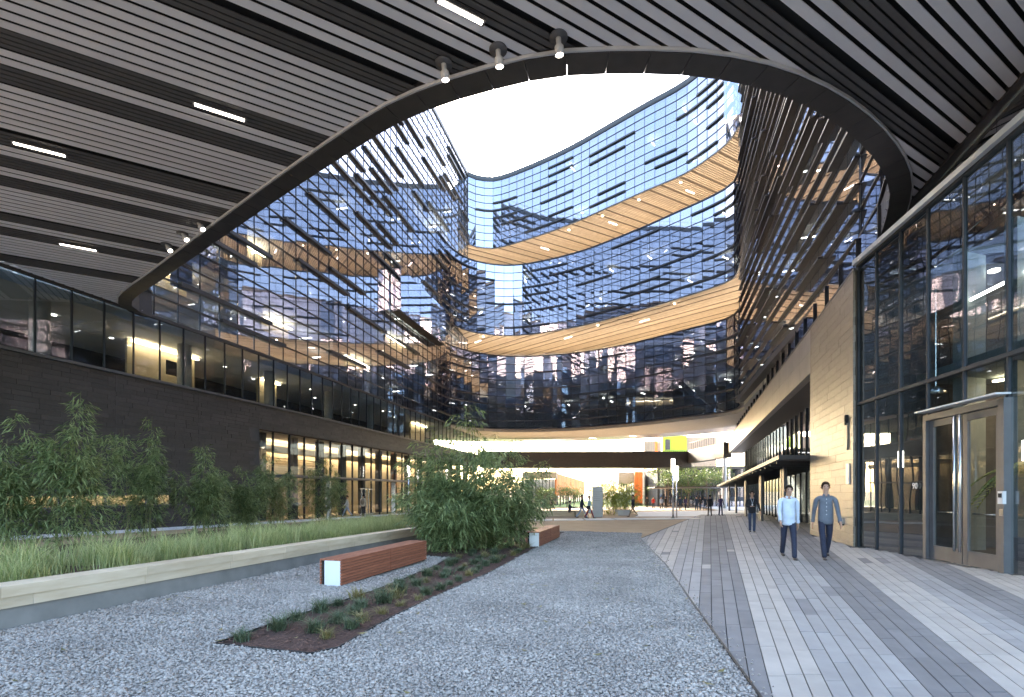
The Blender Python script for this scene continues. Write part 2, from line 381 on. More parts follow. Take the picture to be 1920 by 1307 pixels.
def stones():
    Vs, Fs = [], []; base = 0
    oct_v = np.array([(1, 0, 0), (0, 1, 0), (-1, 0, 0), (0, -1, 0), (.15, .1, 1), (0, 0, -1)], float)
    oct_f = np.array([(0, 1, 4), (1, 2, 4), (2, 3, 4), (3, 0, 4), (1, 0, 5), (2, 1, 5), (3, 2, 5), (0, 3, 5)])
    for (y0, y1, dens, sz) in ((2.6, 5.2, 3000, .0125), (5.2, 8.5, 1900, .0145), (8.5, 13, 900, .019), (13, 22, 360, .026)):
        x0, x1 = -6, 6; N = int((x1-x0)*(y1-y0)*dens); X = rng.uniform(x0, x1, N); Y = rng.uniform(y0, y1, N)
        keep = inpoly(GRAVEL, X, Y) & ~inpoly(MULCH, X, Y) & (np.abs(X) < 1.12*Y+.3); X, Y = X[keep], Y[keep]; N = len(X)
        S = sz*np.exp(rng.normal(0, .32, N)); a = rng.uniform(0, 6.283, N)
        V = np.repeat(oct_v[None], N, 0)*(1+rng.uniform(-.35, .35, (N, 6, 3)))
        V *= np.stack([S*1.25, S*.9, S*.55], 1)[:, None, :]
        tx = rng.normal(0, .4, N); c, s = np.cos(tx)[:, None], np.sin(tx)[:, None]
        y_, z_ = V[..., 1].copy(), V[..., 2].copy(); V[..., 1] = y_*c-z_*s; V[..., 2] = y_*s+z_*c
        c, s = np.cos(a)[:, None], np.sin(a)[:, None]; x_, y_ = V[..., 0].copy(), V[..., 1].copy()
        V[..., 0] = x_*c-y_*s+X[:, None]; V[..., 1] = x_*s+y_*c+Y[:, None]
        V[..., 2] += (-.0162*Y+.012+rng.uniform(-.004, .008, N))[:, None]
        Vs.append(V.reshape(-1, 3)); F = oct_f[None]+(base+np.arange(N)*6)[:, None, None]; Fs.append(F.reshape(-1, 3)); base += N*6
    o = bulk('gravel', np.concatenate(Vs), np.concatenate(Fs), 'gravel_stone', None, 3)
    tag(o, 'light grey crushed gravel spread between planter and plank paving', 'gravel', kind='stuff')
stones()

def spill():
    N = 420; t = rng.uniform(0, 1, N); X = 1.62+(4.5-1.62)*t; Y = 2.9+(17.3-2.9)*t; X = X+np.abs(rng.normal(0, .10, N)); S = rng.uniform(.006, .015, N)
    V = np.array([(1, 0, 0), (0, 1, 0), (-1, 0, 0), (0, -1, 0), (0, 0, .8), (0, 0, -.6)])[None]*(1+rng.uniform(-.3, .3, (N, 6, 3)))*S[:, None, None]
    V[..., 0] += X[:, None]; V[..., 1] += Y[:, None]; V[..., 2] += (-.0162*Y+.024)[:, None]
    F = np.array([(0, 1, 4), (1, 2, 4), (2, 3, 4), (3, 0, 4), (1, 0, 5), (2, 1, 5), (3, 2, 5), (0, 3, 5)])[None]+(np.arange(N)*6)[:, None, None]
    tag(bulk('spilled_gravel', V.reshape(-1, 3), F.reshape(-1, 3), 'gravel_stone', None, 3), 'stray gravel stones scattered on the edge of the plank paving', 'gravel', kind='stuff')
    N = 420; X = rng.uniform(-6, 8, N); Y = rng.uniform(3, 20, N); k = inpoly(GRAVEL, X, Y) | (rng.uniform(0, 1, N) < .12); X, Y = X[k], Y[k]; N = len(X)
    a = rng.uniform(0, 6.28, N); L = rng.uniform(.025, .06, N); W_ = L*.28; c, s_ = np.cos(a), np.sin(a); V = np.zeros((N, 4, 3))
    for i, (p, q, zz) in enumerate(((-1, 0, .01), (0, -1, 0), (1, 0, .012), (0, 1, .004))):
        V[:, i, 0] = X+c*L*p-s_*W_*q; V[:, i, 1] = Y+s_*L*p+c*W_*q; V[:, i, 2] = -.0162*Y+.032+zz
    tag(bulk('fallen_leaves', V.reshape(-1, 3), np.arange(N*4).reshape(N, 4), 'tuft_dry'), 'dry fallen bamboo leaves strewn over the gravel', 'leaves', kind='stuff')
spill()

# --- plank paving
def sh_clip(poly, a, b):           # keep the part to the right of a->b
    out = []; k = len(poly); f = lambda p: (b[0]-a[0])*(p[1]-a[1])-(b[1]-a[1])*(p[0]-a[0])
    for i in range(k):
        p, q = poly[i], poly[(i+1) % k]; fp, fq = f(p), f(q)
        if fp <= 0: out.append(p)
        if (fp < 0 < fq) or (fq < 0 < fp):
            t = fp/(fp-fq); out.append((p[0]+(q[0]-p[0])*t, p[1]+(q[1]-p[1])*t))
    return out
def pave_x(t, y): return t+(.30+.05*t)*(y-5)
PAVE = [(.55, -3), (1.62, 2.9), (2.35, 6.3), (3.25, 10.4), (4.5, 17.3), (14.9, 40), (26, 62), (60, 62), (60, -3)]
pave = sheet('plank_pavement', PAVE, 'joint_dark', .004)
W = .152
def band(t):
    for lim, c in ((.95, 'mid'), (1.45, 'light'), (1.9, 'mid'), (2.42, 'dark'), (2.97, 'light'), (3.64, 'mid'), (4.26, 'dark'), (4.94, 'light'), (5.42, 'mid'), (5.95, 'dark'), (6.7, 'light'), (7.5, 'mid')):
        if t < lim: return c
    return 'light'
cands = []
for k in range(int((8.2-.2)/W)):
    t0 = .2+k*W; bnd = band(t0+W/2); y = -2.5-random.random()*.8
    while y < 60:
        L = random.choice((.62, .78, .95, 1.1))*(1 if y < 25 else 2.2)
        ya, yb = y, y+L-.008; y += L
        q = [(pave_x(t0+.005, ya), ya), (pave_x(t0+W-.005, ya), ya), (pave_x(t0+W-.005, yb), yb), (pave_x(t0+.005, yb), yb)]
        q = q[::1]
        for a, b in (((.55, -3), (1.62, 2.9)), ((1.62, 2.9), (4.5, 17.3)), ((4.5, 17.3), (14.9, 40))):
            if len(q) >= 3: q = sh_clip(q, (a[0]+.02, a[1]), (b[0]+.02, b[1]))
        if len(q) < 3: continue
        cx = sum(p[0] for p in q)/len(q); cy_ = sum(p[1] for p in q)/len(q)
        lim = glassbox_x(cy_)-.02 if cy_ < 14.5 else (right_x(cy_)-.05 if cy_ < 19.8 else right_x(cy_)+1.9)
        if cx > lim: continue
        b2 = bnd if random.random() > .025 else random.choice(('light', 'mid', 'dark'))
        vis = cy_ > 2.8 and abs(cx) < 1.1*cy_
        cands.append((cy_ if vis else 999, q, b2))
cands.sort(key=lambda c: c[0])
mass = {b: MB() for b in ('light', 'mid', 'dark')}
for i, (d, q, b2) in enumerate(cands):
    lift = .018+random.uniform(-.0016, .0016)
    f0 = lambda x, y: gz(y)+.0045; f1 = lambda x, y: gz(y)+lift
    if i < 300 and d < 900: MB().prism(q, f0, f1).build('paver', 'paver_'+b2, pave)
    else: mass[b2].prism(q, f0, f1)
for b2, mm in mass.items():
    o = mm.build('paver_field', 'paver_%s_mass' % b2, pave); o and tag(o, kind='stuff')
# kerb strip between gravel and paving
for a, b in zip(PAVE[0:5], PAVE[1:6]):
    MB().beam((a[0]-.005, a[1], gz(a[1])), (b[0]-.005, b[1], gz(b[1])), .02, .06).build('edge_strip', 'edging_black', pave)

# --- other ground sheets
sheet('mulch_bed', MULCH, 'mulch', .010)
sheet('rear_plaza', [(-70, -58), (70, -58), (70, -3.05), (-70, -3.05)], 'path_concrete', .006)  # unseen ground behind the camera, added pale to bounce light onto the canopy
# concrete slabs across the tan earth
slabroot = tag(MB().prism([(-2, 30.2), (13.2, 34.4), (13.6, 38.0), (-2, 33.6)], lambda x, y: gz(y)-.02, lambda x, y: gz(y)+.004).build('slab_path', 'earth_tan'), kind='structure')
for i in range(7):
    x0 = -1.6+i*2.15; x1 = x0+2.03
    f = lambda x: 30.4+(x+2)*.276
    MB().prism([(x0, f(x0)), (x1, f(x1)), (x1+.25, f(x1)+2.9), (x0+.25, f(x0)+2.9)], lambda x, y: gz(y)-.01, lambda x, y: gz(y)+.03).build('paving_slab', 'slab_concrete', slabroot)
sheet('lawn', [(-30, 79), (10, 79), (19, 82), (34, 96), (60, 160), (-60, 160)], 'lawn', .02)
sheet('far_path', [(14.9, 40), (26, 62), (60, 62), (60, 30), (30, 30)], 'path_concrete', .003)
sheet('cross_path', [(14, 55), (26, 62), (34, 92), (60, 92), (60, 62), (40, 50), (14.9, 40), (10, 40)], 'path_concrete', .0015)
# path along the left wall
lp = left_pts(2, 58, 4)
sheet('wall_path', [(p.x, p.y) for p in lp]+[(p.x+2.3, p.y) for p in reversed(lp)], 'path_concrete', .008)

# ================================================================== FACADES
def facade(parent, C, tiers, fin_d, fin_t, lou_d, lou_h, lou_p, seedv, n_pane_obj=300, near=lambda c: c.length, run=(3, 5), gl='facade_glass', spandrel=None, mull=True, full=True):
    """curtain wall along polyline C (one panel per segment): panes, horizontal fins, deep louvres, mullions"""
    rnd = random.Random(seedv); N = normals2(C); panes = []
    for (z0, z1) in tiers:
        nr = max(1, round((z1-z0)/ROW)); rh = (z1-z0)/nr
        for i in range(len(C)-1):
            a, b = C[i], C[i+1]; n = ((N[i]+N[i+1])/2).normalized(); d = (b-a); L = d.length; d = d/L
            for r in range(nr):
                zc = z0+rh*(r+.5)
                t1, t2 = rnd.gauss(0, .0008), rnd.gauss(0, .0011)
                c = (a+b)/2; c = Vector((c.x, c.y, zc))
                u = Vector((d.x, d.y, 0)); nn = Vector((n.x, n.y, 0)); up = Vector((0, 0, 1))
                pts = []
                for dn in (0.0, .03):
                    for su, sv in ((-1, -1), (1, -1), (1, 1), (-1, 1)):
                        pts.append(c+u*su*(L/2-.006)+up*sv*(rh/2-.006)+nn*(dn+t1*su*L/2+t2*sv*rh/2))
                panes.append((near(Vector((c.x, c.y, c.z-EYE))), pts))
        # horizontal fins, one continuous fin per row
        if full:
            for r in range(nr+1):
                z = z0+rh*r
                edge = r in (0, nr)
                dd = fin_d*(1.6 if edge else 1); tt = fin_t*(2.4 if edge else 1)
                mb = MB(); solidstrip(mb, offset(C, N, -dd), offset(C, N, .05), z-tt/2, z+tt/2); mb.build('fin', 'fin_dark', parent)
                if not edge and lou_p > 0:
                    i = rnd.randrange(0, 5)
                    while i < len(C)-2:
                        k = rnd.randint(*run); j = min(len(C)-1, i+k)
                        if rnd.random() < lou_p:
                            mb = MB(); solidstrip(mb, offset(C[i:j+1], N[i:j+1], -lou_d), offset(C[i:j+1], N[i:j+1], -.01), z-lou_h/2, z+lou_h/2)
                            mb.build('louvre', 'fin_dark', parent)
                        i = j+rnd.randint(2, 6)
            if mull:
                for i in range(len(C)):
                    c, n = C[i], N[i]; a = math.atan2(n.y, n.x)
                    piece('mullion', 'mullion', (c.x-n.x*.02, c.y-n.y*.02, (z0+z1)/2), (.04, .024, z1-z0), a, parent)
    panes.sort(key=lambda q: q[0]); rest = MB()
    for i, (d, pts) in enumerate(panes):
        if i < n_pane_obj: MB().hexa(pts).build('pane', gl, parent)
        else: rest.hexa(pts)
    o = rest.build('pane_field', gl, parent); o and tag(o, kind='stuff')

def interior(parent, C, floors, depth, wall='interior_wall', lights=.5, seedv=1, sl=.45, lmat='ceiling_glow', front=.35, cols=True, top=None):
    """slabs, back wall, columns and ceiling lights behind a curtain wall"""
    rnd = random.Random(seedv); N = normals2(C)
    A, B = offset(C, N, front), offset(C, N, depth)
    for z in floors:
        mb = MB(); solidstrip(mb, A, B, z-sl, z); mb.build('floor_slab', 'slab', parent)
    mb = MB(); solidstrip(mb, B, offset(C, N, depth+.3), floors[0]-sl, floors[-1]); mb.build('back_wall', wall, parent)
    for zl, z in zip(floors, floors[1:]):
        mb = MB()
        for i in range(0, len(C)-1, 2):
            for dep in (2.0, 4.6):
                if rnd.random() < lights:
                    c = Vector((C[i].x+N[i].x*dep, C[i].y+N[i].y*dep)); a = math.atan2(N[i].y, N[i].x)
                    mb.box((c.x, c.y, z-sl-.55), (1.0, .10, .05), a)
        o = mb.build('ceiling_lights', lmat, parent)
        if o: tag(o, kind='stuff')
    if cols:
        for i in range(3, len(C)-1, 7):
            c = Vector((C[i].x+N[i].x*2.2, C[i].y+N[i].y*2.2))
            MB().tube([(c.x, c.y, floors[0]), (c.x, c.y, floors[-1]-sl)], .32, 12).build('column', 'column', parent, True)

def fill_blinds(parent, C, floors, prob, seedv, dep=.5):  # pale blinds added at random to lighten the dark glass
    rnd = random.Random(seedv); N = normals2(C)
    for zl, zh in zip(floors, floors[1:]):
        mb = MB()
        for i in range(len(C)-1):
            if rnd.random() < prob:
                h = rnd.choice((.9, 1.6, 2.4, 3.2)); A = offset(C[i:i+2], N[i:i+2], dep); B = offset(C[i:i+2], N[i:i+2], dep+.02)
                solidstrip(mb, A, B, max(zl+.1, zh-.5-h), zh-.46)
        o = mb.build('fill_blinds', 'blind', parent)
        if o: tag(o, kind='stuff')
# ---------------------------------------------------------- left wing
LW = thing('office_wing', 'long glass office wing over dark brick base on the left side of the court', 'building', (left_x(30), 30, gz(30)))
LC = resample(left_pts(22.6, 68.4, 1.2), 1.25)
vis = lambda c: c.length
# upper curtain wall, flush with the wall below
facade(LW, LC, [(Z0, T3[1])], .07, .055, .26, .20, .5, 11, 300, near=lambda c: abs(c.z-20)*.6+abs(c.y-36))
interior(LW, LC[::2], [Z0, 14.0, 18.2, 22.4, 26.6, 31.0, 35.4, 40.0, 45.0], 7.5, lights=.32, seedv=3)
NL = normals2(LC)
fill_blinds(LW, LC, [Z0, 14.0, 18.2, 22.4, 26.6, 31.0, 35.4, 40.0, 45.0], .25, 71)
mb = MB(); solidstrip(mb, offset(LC, NL, -.1), offset(LC, NL, 18), 45.15, 45.6); mb.build('roof', 'fin_dark', LW)
mb = MB(); solidstrip(mb, offset(LC, NL, 17), offset(LC, NL, 18), 0, 45.15); mb.build('rear_wall', 'interior_wall', LW)
# roof railing
mb = MB()
for zz in (46.0, 46.6): mb.tube([(c.x, c.y, zz) for c in offset(LC, NL, .3)], .02, 5)
for c in offset(LC, NL, .3): mb.tube([(c.x, c.y, 45.6), (c.x, c.y, 46.6)], .02, 5)
mb.build('railing', 'steel_grey', LW)

# gallery glazing between brick base and soffit
BT = 6.74
GC = resample(left_pts(12, 74, 1.2), 1.25); NG = normals2(GC)
for i in range(len(GC)-1):
    a, b = GC[i], GC[i+1]; n = NG[i]; d = (b-a).normalized(); L = (b-a).length
    c = (a+b)/2; t1 = random.gauss(0, .003)
    pts = []
    for dn in (0, .03):
        for su, z in ((-1, BT+.06), (1, BT+.06), (1, Z0-.05), (-1, Z0-.05)):
            q = c+d*su*(L/2-.008); pts.append((q.x+n.x*(dn+t1*su), q.y+n.y*(dn+t1*su), z))
    MB().hexa(pts).build('gallery_pane', 'gallery_glass', LW)
    piece('mullion', 'mullion', (a.x-n.x*.03, a.y-n.y*.03, (BT+Z0)/2), (.07, .05, Z0-BT), math.atan2(n.y, n.x), LW)
mb = MB(); solidstrip(mb, offset(GC, NG, -.12), offset(GC, NG, .05), Z0-.09, Z0+.02); mb.build('transom', 'fin_dark', LW)
mb = MB(); solidstrip(mb, offset(GC, NG, -.10), offset(GC, NG, .3), BT-.07, BT+.05); mb.build('coping', 'steel_grey', LW)
A, B = offset(GC, NG, .32), offset(GC, NG, 7.5)
mb = MB(); solidstrip(mb, A, B, BT-.45, BT-.02); mb.build('floor_slab', 'slab', LW)
mb = MB(); solidstrip(mb, A, B, Z0-.42, Z0-.06); mb.build('floor_slab', 'interior_wall', LW)
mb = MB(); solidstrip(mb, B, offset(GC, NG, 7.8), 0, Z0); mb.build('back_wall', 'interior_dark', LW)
# lit rooms in the gallery: partition walls washed by a cove strip
for (ya, yb, dep) in ((24.8, 28.6, 3.2), (33.8, 35.6, 3.4), (56, 60, 2.6)):
    P = left_pts(ya, yb, 1.0); Nn = normals2(P)
    mb = MB(); solidstrip(mb, offset(P, Nn, dep), offset(P, Nn, dep+.15), BT, Z0-.45); mb.build('partition', 'interior_tan', LW)
    mb = MB(); solidstrip(mb, offset(P, Nn, dep-.35), offset(P, Nn, dep-.22), Z0-.62, Z0-.55); mb.build('cove_lamp', 'lamp_warm', LW)
for y in (19.2, 22.3, 25.6, 28, 31.5, 35, 38.5, 42, 45.5, 49, 53, 57):
    x = left_x(y)-random.uniform(1.8, 4.5)
    MB().tube([(x, y, Z0-.47), (x, y, Z0-.43)], .09, 10).build('downlight', 'lamp_white', LW)
for y in (20.6, 26.9, 33, 39.4, 45.8, 52):
    MB().tube([(left_x(y)-1.5, y, BT), (left_x(y)-1.5, y, Z0-.42)], .34, 14).build('column', 'column', LW, True)
# wall screen seen in the lit room
y = 27.2; MB().box((left_x(y)-2.2, y, BT+1.35), (.08, 1.25, .75), -.25).build('screen', 'backing_black', LW)
# long lit ceilings of the two storeys above the soffit line
for (ya, yb, z) in ((24.2, 27.4, 13.3), (33.0, 35.6, 13.3), (30, 33, 17.4), (43, 46, 13.3), (50, 54, 17.4)):
    P = left_pts(ya, yb, 1.0); Nn = normals2(P)
    mb = MB(); solidstrip(mb, offset(P, Nn, 2.4), offset(P, Nn, 2.55), z-.9, z); mb.build('partition', 'interior_tan', LW)
    mb = MB(); solidstrip(mb, offset(P, Nn, 2.05), offset(P, Nn, 2.2), z-.12, z-.05); mb.build('cove_lamp', 'lamp_warm', LW)

# dark brick base with openings
OPEN_Y, HEAD = 30.2, 5.2
BC = left_pts(10, 62, .4); NB = normals2(BC)
def base_seg(y0, y1, z0, z1, name='wall_backing'):
    P = left_pts(y0, y1, 1.0); Nn = normals2(P); mb = MB(); solidstrip(mb, offset(P, Nn, .03), offset(P, Nn, .4), z0, z1); mb.build(name, 'mortar_dark', LW)
base_seg(8, OPEN_Y, 1.2, BT-.08); base_seg(8, OPEN_Y, -1.2, .75); base_seg(OPEN_Y, 74.3, HEAD, BT-.08)
base_seg(8, 16.5, .75, 1.2); base_seg(25.2, OPEN_Y, .75, 1.2)
bricks = []
ch = .205
k = 0; z = -.9
while z < BT-.1:
    y = 10+((k % 2)*.45)+random.uniform(-.12, .12)
    while y < 74:
        L = random.choice((.62, .78, .92)); ya, yb = y, min(y+L, 74.2); y += L
        z1 = min(z+ch-.008, BT-.09)
        zm = (z+z1)/2; ym = (ya+yb)/2
        if ym > OPEN_Y-.1 and z < HEAD: 
            continue
        if ya < OPEN_Y < yb and z < HEAD: continue
        if z1 > .76 and z < 1.2 and 16.5 < ym < 25.2: continue
        if z1 < gz(ym): continue
        x = left_x(ym); dx = (left_x(yb)-left_x(ya)); ang = math.atan2(yb-ya, dx)
        key = ym if (ym > 17.9 and z > 1.0) else 500
        bricks.append((key+random.random()*.3, (x, ym, zm), (math.hypot(yb-ya, dx)-.008, .05, z1-z), ang))
    z += ch; k += 1
bricks.sort(key=lambda b: b[0]); bm_ = MB()
for i, (d, c, s_, a) in enumerate(bricks):
    pr = random.uniform(-.004, .006); c = (c[0]+pr, c[1], c[2])
    if i < 300: piece('brick', 'brick_dark', c, s_, a, LW)
    else: bm_.box(c, s_, a)
tag(bm_.build('brick_field', 'brick_dark_mass', LW), kind='stuff')
for y in (22.1, 26.1, 30.05):
    x = left_x(y)+.03; piece('movement_joint', 'mortar_dark', (x, y, (BT+1.2)/2), (.02, .02, BT-1.3), -.27, LW)
# low lit slot window
P = left_pts(16.5, 25.2, 1.0); Nn = normals2(P)
mb = MB(); solidstrip(mb, offset(P, Nn, .12), offset(P, Nn, .15), .76, 1.19); mb.build('slot_window', 'clear_glass', LW)
mb = MB(); solidstrip(mb, offset(P, Nn, .9), offset(P, Nn, 1.0), .3, 1.6); mb.build('slot_reveal', 'interior_tan', LW)
mb = MB(); solidstrip(mb, offset(P, Nn, .5), offset(P, Nn, .6), 1.3, 1.36); mb.build('slot_lamp', 'lamp_hall', LW)
mb = MB(); solidstrip(mb, offset(P, Nn, -.06), offset(P, Nn, .2), .70, .755); mb.build('slot_sill', 'steel_grey', LW)
for y in np.arange(16.6, 25.3, 1.72): piece('slot_post', 'steel_grey', (left_x(y)-.05, float(y), .975), (.09, .05, .43), 0, LW)

# storefront under the brick band
SCX = resample(left_pts(OPEN_Y+.05, 74, 1.2), 1.55); SCX = offset(SCX, normals2(SCX), .45); SCX = [Vector((p.x, p.y, 0)) for p in SCX]; NS = normals2(SCX)
for i in range(len(SCX)-1):
    a, b = SCX[i], SCX[i+1]; n = NS[i]; d = (b-a).normalized(); L = (b-a).length; c = (a+b)/2
    for (za, zb) in ((gz(c.y)+.05, 2.3), (2.45, HEAD-.04)):
        t1 = random.gauss(0, .002); pts = []
        for dn in (0, .03):
            for su, z in ((-1, za), (1, za), (1, zb), (-1, zb)):
                q = c+d*su*(L/2-.02); pts.append((q.x+n.x*(dn+t1*su), q.y+n.y*(dn+t1*su), z))
        MB().hexa(pts).build('storefront_pane', 'door_glass', LW)
    piece('mullion', 'mullion', (a.x-n.x*.03, a.y-n.y*.03, (HEAD+gz(a.y))/2), (.14, .05, HEAD-gz(a.y)), math.atan2(n.y, n.x), LW)
    if i % 2 == 1:
        piece('column', 'interior_dark', (a.x+n.x*.9, a.y+n.y*.9, (HEAD+gz(a.y))/2), (.5, .42, HEAD-gz(a.y)), math.atan2(n.y, n.x), LW)
mb = MB(); solidstrip(mb, offset(SCX, NS, .1), offset(SCX, NS, 7.0), -1.4, -.6); mb.build('lobby_floor', 'interior_tan', LW)
mb = MB(); solidstrip(mb, offset(SCX, NS, .05), offset(SCX, NS, 7.0), HEAD, HEAD+.25); mb.build('lobby_ceiling', 'interior_wall', LW)
mb = MB(); solidstrip(mb, offset(SCX, NS, 4.4), offset(SCX, NS, 4.7), -1.2, HEAD); mb.build('lobby_wall', 'interior_tan', LW)
mb = MB(); solidstrip(mb, offset(SCX, NS, 3.6), offset(SCX, NS, 3.75), HEAD-.55, HEAD-.45); mb.build('cove_lamp', 'lamp_lobby', LW)
mb = MB(); solidstrip(mb, offset(SCX, NS, 3.4), offset(SCX, NS, 3.5), HEAD-.95, HEAD-.4); mb.build('cove_face', 'interior_tan', LW)
# textured lobby screen: stacked slats on the wall
P5 = offset(SCX, NS, 4.25)
for q in range(9):
    z = 2.4+q*.2; mb = MB(); solidstrip(mb, [P5[j] for j in range(4, 10)], [p+Vector((n.x, n.y))*.12 for p, n in zip(P5[4:10], NS[4:10])], z, z+.1); mb.build('screen_slat', 'interior_tan', LW)
# entrance awning and doors
AW = left_pts(OPEN_Y+1.0, 66, 1.2); NA = normals2(AW)
mb = MB(); solidstrip(mb, offset(AW, NA, -1.1), offset(AW, NA, .43), 2.30, 2.44); mb.build('awning', 'steel_grey', LW)
for y in (36.6, 46.8, 55):
    piece('awning_post', 'steel_bright', (left_x(y)+.2, y, (2.3+gz(y))/2), (.35, .12, 2.3-gz(y)), 0, LW)
for y in (42.4, 43.5):
    x = left_x(y)-.30
    dn = MB(); zb = gz(y)+.02
    for (dy, dz, sy, sz) in ((-.52, 1.15, .07, 2.3), (.52, 1.15, .07, 2.3), (0, 2.27, 1.1, .08), (0, .08, 1.1, .16)): dn.box((x, y+dy, zb+dz), (.07, sy, sz), -.26 if sy > 1 else 0)
    do = dn.build('door', 'steel_bright', LW)
    MB().tube([(x+.08, y+.3, zb+.5), (x+.08, y+.3, zb+1.9)], .02, 6).build('handle', 'steel_bright', do)

# projecting glazed bay near the far corner of the wing
BP = left_pts(46.5, 57.5, 1.2); NBp = normals2(BP)
A, B = offset(BP, NBp, -1.15), offset(BP, NBp, -.12)
A3 = [Vector((p.x, p.y, 0)) for p in A]
bay = MB(); solidstrip(bay, offset(BP, NBp, -1.05), B, 18.3, 18.5); solidstrip(bay, offset(BP, NBp, -1.05), B, 22.3, 22.45); bayo = bay.build('bay', 'fin_dark', LW)
for i in range(len(A)-1):
    a, b = A3[i], A3[i+1]; MB().hexa([(a.x, a.y, 18.35), (b.x, b.y, 18.35), (b.x-.03, b.y, 18.35), (a.x-.03, a.y, 18.35), (a.x, a.y, 22.4), (b.x, b.y, 22.4), (b.x-.03, b.y, 22.4), (a.x-.03, a.y, 22.4)]).build('bay_pane', 'facade_glass', bayo)
a, b = A[0], B[0]; MB().hexa([(a.x, a.y, 18.35), (b.x, b.y, 18.35), (b.x, b.y+.03, 18.35), (a.x, a.y+.03, 18.35), (a.x, a.y, 22.4), (b.x, b.y, 22.4), (b.x, b.y+.03, 22.4), (a.x, a.y+.03, 22.4)]).build('bay_pane', 'facade_glass', bayo)

# ---------------------------------------------------------- far block (three glass tiers over a passage)
FB = thing('bridge_block', 'curved three tier glass office block with timber soffits at the far end', 'building', (5, 66, gz(66)))
FC = resample(FARC, 1.25); NF = normals2(FC)
FC1 = resample(FARC1, 1.25); NF1 = normals2(FC1); FC3 = resample(FARC3, 1.25); NF3 = normals2(FC3)
for (cc_, tt_, sd_) in ((FC1, T1, 21), (FC, T2, 22), (FC3, T3, 23)):
    facade(FB, cc_, [tt_], .06, .05, .20, .17, .72, sd_, 100, near=lambda c: c.y-.5*c.x-.2*c.z)
TERR = 11.0
SL2 = (.873, .488); SL1 = (-.70, .714)
def slat_field(parent, poly, dirv, z, pitch, width, mat, thick=.05, name='soffit_slats', skip=0.0):
    px, py = -dirv[1], dirv[0]; ss = [p[0]*px+p[1]*py for p in poly]; mb = MB(); s_ = min(ss)+pitch/2; i = 0
    while s_ < max(ss):
        i += 1
        if not (skip and (i % 13) in (0, 8)):
            for t0, t1 in clip_spans(poly, (px*s_, py*s_), dirv):
                if t1-t0 < .1: continue
                a = (px*s_+dirv[0]*t0, py*s_+dirv[1]*t0); b = (px*s_+dirv[0]*t1, py*s_+dirv[1]*t1); h = width/2
                mb.hexa([(a[0]-px*h, a[1]-py*h, z), (b[0]-px*h, b[1]-py*h, z), (b[0]+px*h, b[1]+py*h, z), (a[0]+px*h, a[1]+py*h, z),
                         (a[0]-px*h, a[1]-py*h, z+thick), (b[0]-px*h, b[1]-py*h, z+thick), (b[0]+px*h, b[1]+py*h, z+thick), (a[0]+px*h, a[1]+py*h, z+thick)])
        s_ += pitch
    o = mb.build(name, mat, parent); o and tag(o, kind='stuff'); return o
FCs = FC; 
for (zb, zt, dv, seedv, (dC, dN), (FCs, NF_)) in ((T1[1], T2[0], SL1, 5, (FC1, NF1), (FC, NF)), (T2[1], T3[0], SL2, 6, (FC, NF), (FC3, NF3))):
    # terrace: deck, soffit with timber slats, recessed wall, glass balustrade
    OUT = offset(FCs, NF_, TERR)
    mb = MB(); solidstrip(mb, offset(dC, dN, .06), offset(dC, dN, TERR), zb-.4, zb-.05); mb.build('terrace_deck', 'slab', FB)
    mb = MB(); solidstrip(mb, offset(FCs, NF_, .06), OUT, zt+.06, zt+.4); mb.build('soffit_back', 'timber_back', FB)
    poly = [(p.x, p.y) for p in offset(FCs, NF_, .08)]+[(p.x, p.y) for p in reversed(OUT)]
    slat_field(FB, poly, dv, zt-.01, .26, .165, 'timber', skip=1)
    mb = MB(); solidstrip(mb, offset(FCs, NF_, 10.2), offset(FCs, NF_, 10.4), zb, zt); mb.build('terrace_wall', 'interior_tan', FB)
    mb = MB()
    P_ = offset(dC, dN, 2.2); wallstrip(mb, P_, zb, zb+.95); b_ = mb.build('balustrade', 'door_glass', FB)
    mb = MB(); solidstrip(mb, offset(dC, dN, 1.0), offset(dC, dN, 1.25), zb-.05, zb+.03); mb.build('soffit_fill_strip', 'soffit_fill', FB)  # unseen glowing strip on the deck, added to brighten the timber soffit
    mb = MB(); solidstrip(mb, offset(dC, dN, 5.5), offset(dC, dN, 5.75), zb-.05, zb+.03); mb.build('soffit_fill_strip', 'soffit_fill', FB)  # second hidden strip farther in, added for the same soffit glow
    rnd = random.Random(seedv)
    for j in range(4, len(FCs)-5, 4):       # recessed spots and linear lights in the soffit
        p = FCs[j]; n = NF_[j]; c = Vector((p.x+n.x*1.0, p.y+n.y*1.0))
        if rnd.random() < .75: MB().tube([(c.x, c.y, zt-.05), (c.x, c.y, zt-.015)], .10, 8).build('downlight', 'lamp_spot', FB)
        if j % 8 == 0:
            c = Vector((p.x+n.x*3.4, p.y+n.y*3.4)); MB().box((c.x, c.y, zt-.03), (1.3, .12, .04), math.atan2(dv[1], dv[0])).build('linear_light', 'strip_white', FB)
interior(FB, FC1[::2], [Z0+.02, 14.6, 19.2], 9.5, lights=.5, seedv=8, sl=.4)
interior(FB, FC[::2], [T2[0]+.95, 26.9, 31.5], 9.0, lights=.25, seedv=9, sl=.4)
interior(FB, FC3[::2], [T3[0]+.95, 40.3, 45.0], 9.0, lights=.2, seedv=10, sl=.4)
nF_ = len(FC1)
for (za, zb_) in ((15.9, 18.7), (11.9, 14.0)):
    for q in range(0, nF_-2, 2):
        if random.random() < (.8 if za > 15 else .3):
            mb = MB(); solidstrip(mb, offset(FC1[q:q+3], NF1[q:q+3], .5), offset(FC1[q:q+3], NF1[q:q+3], .52), zb_-random.choice((1.2, 2.0, 2.7)), zb_); mb.build('blind', 'blind', FB)
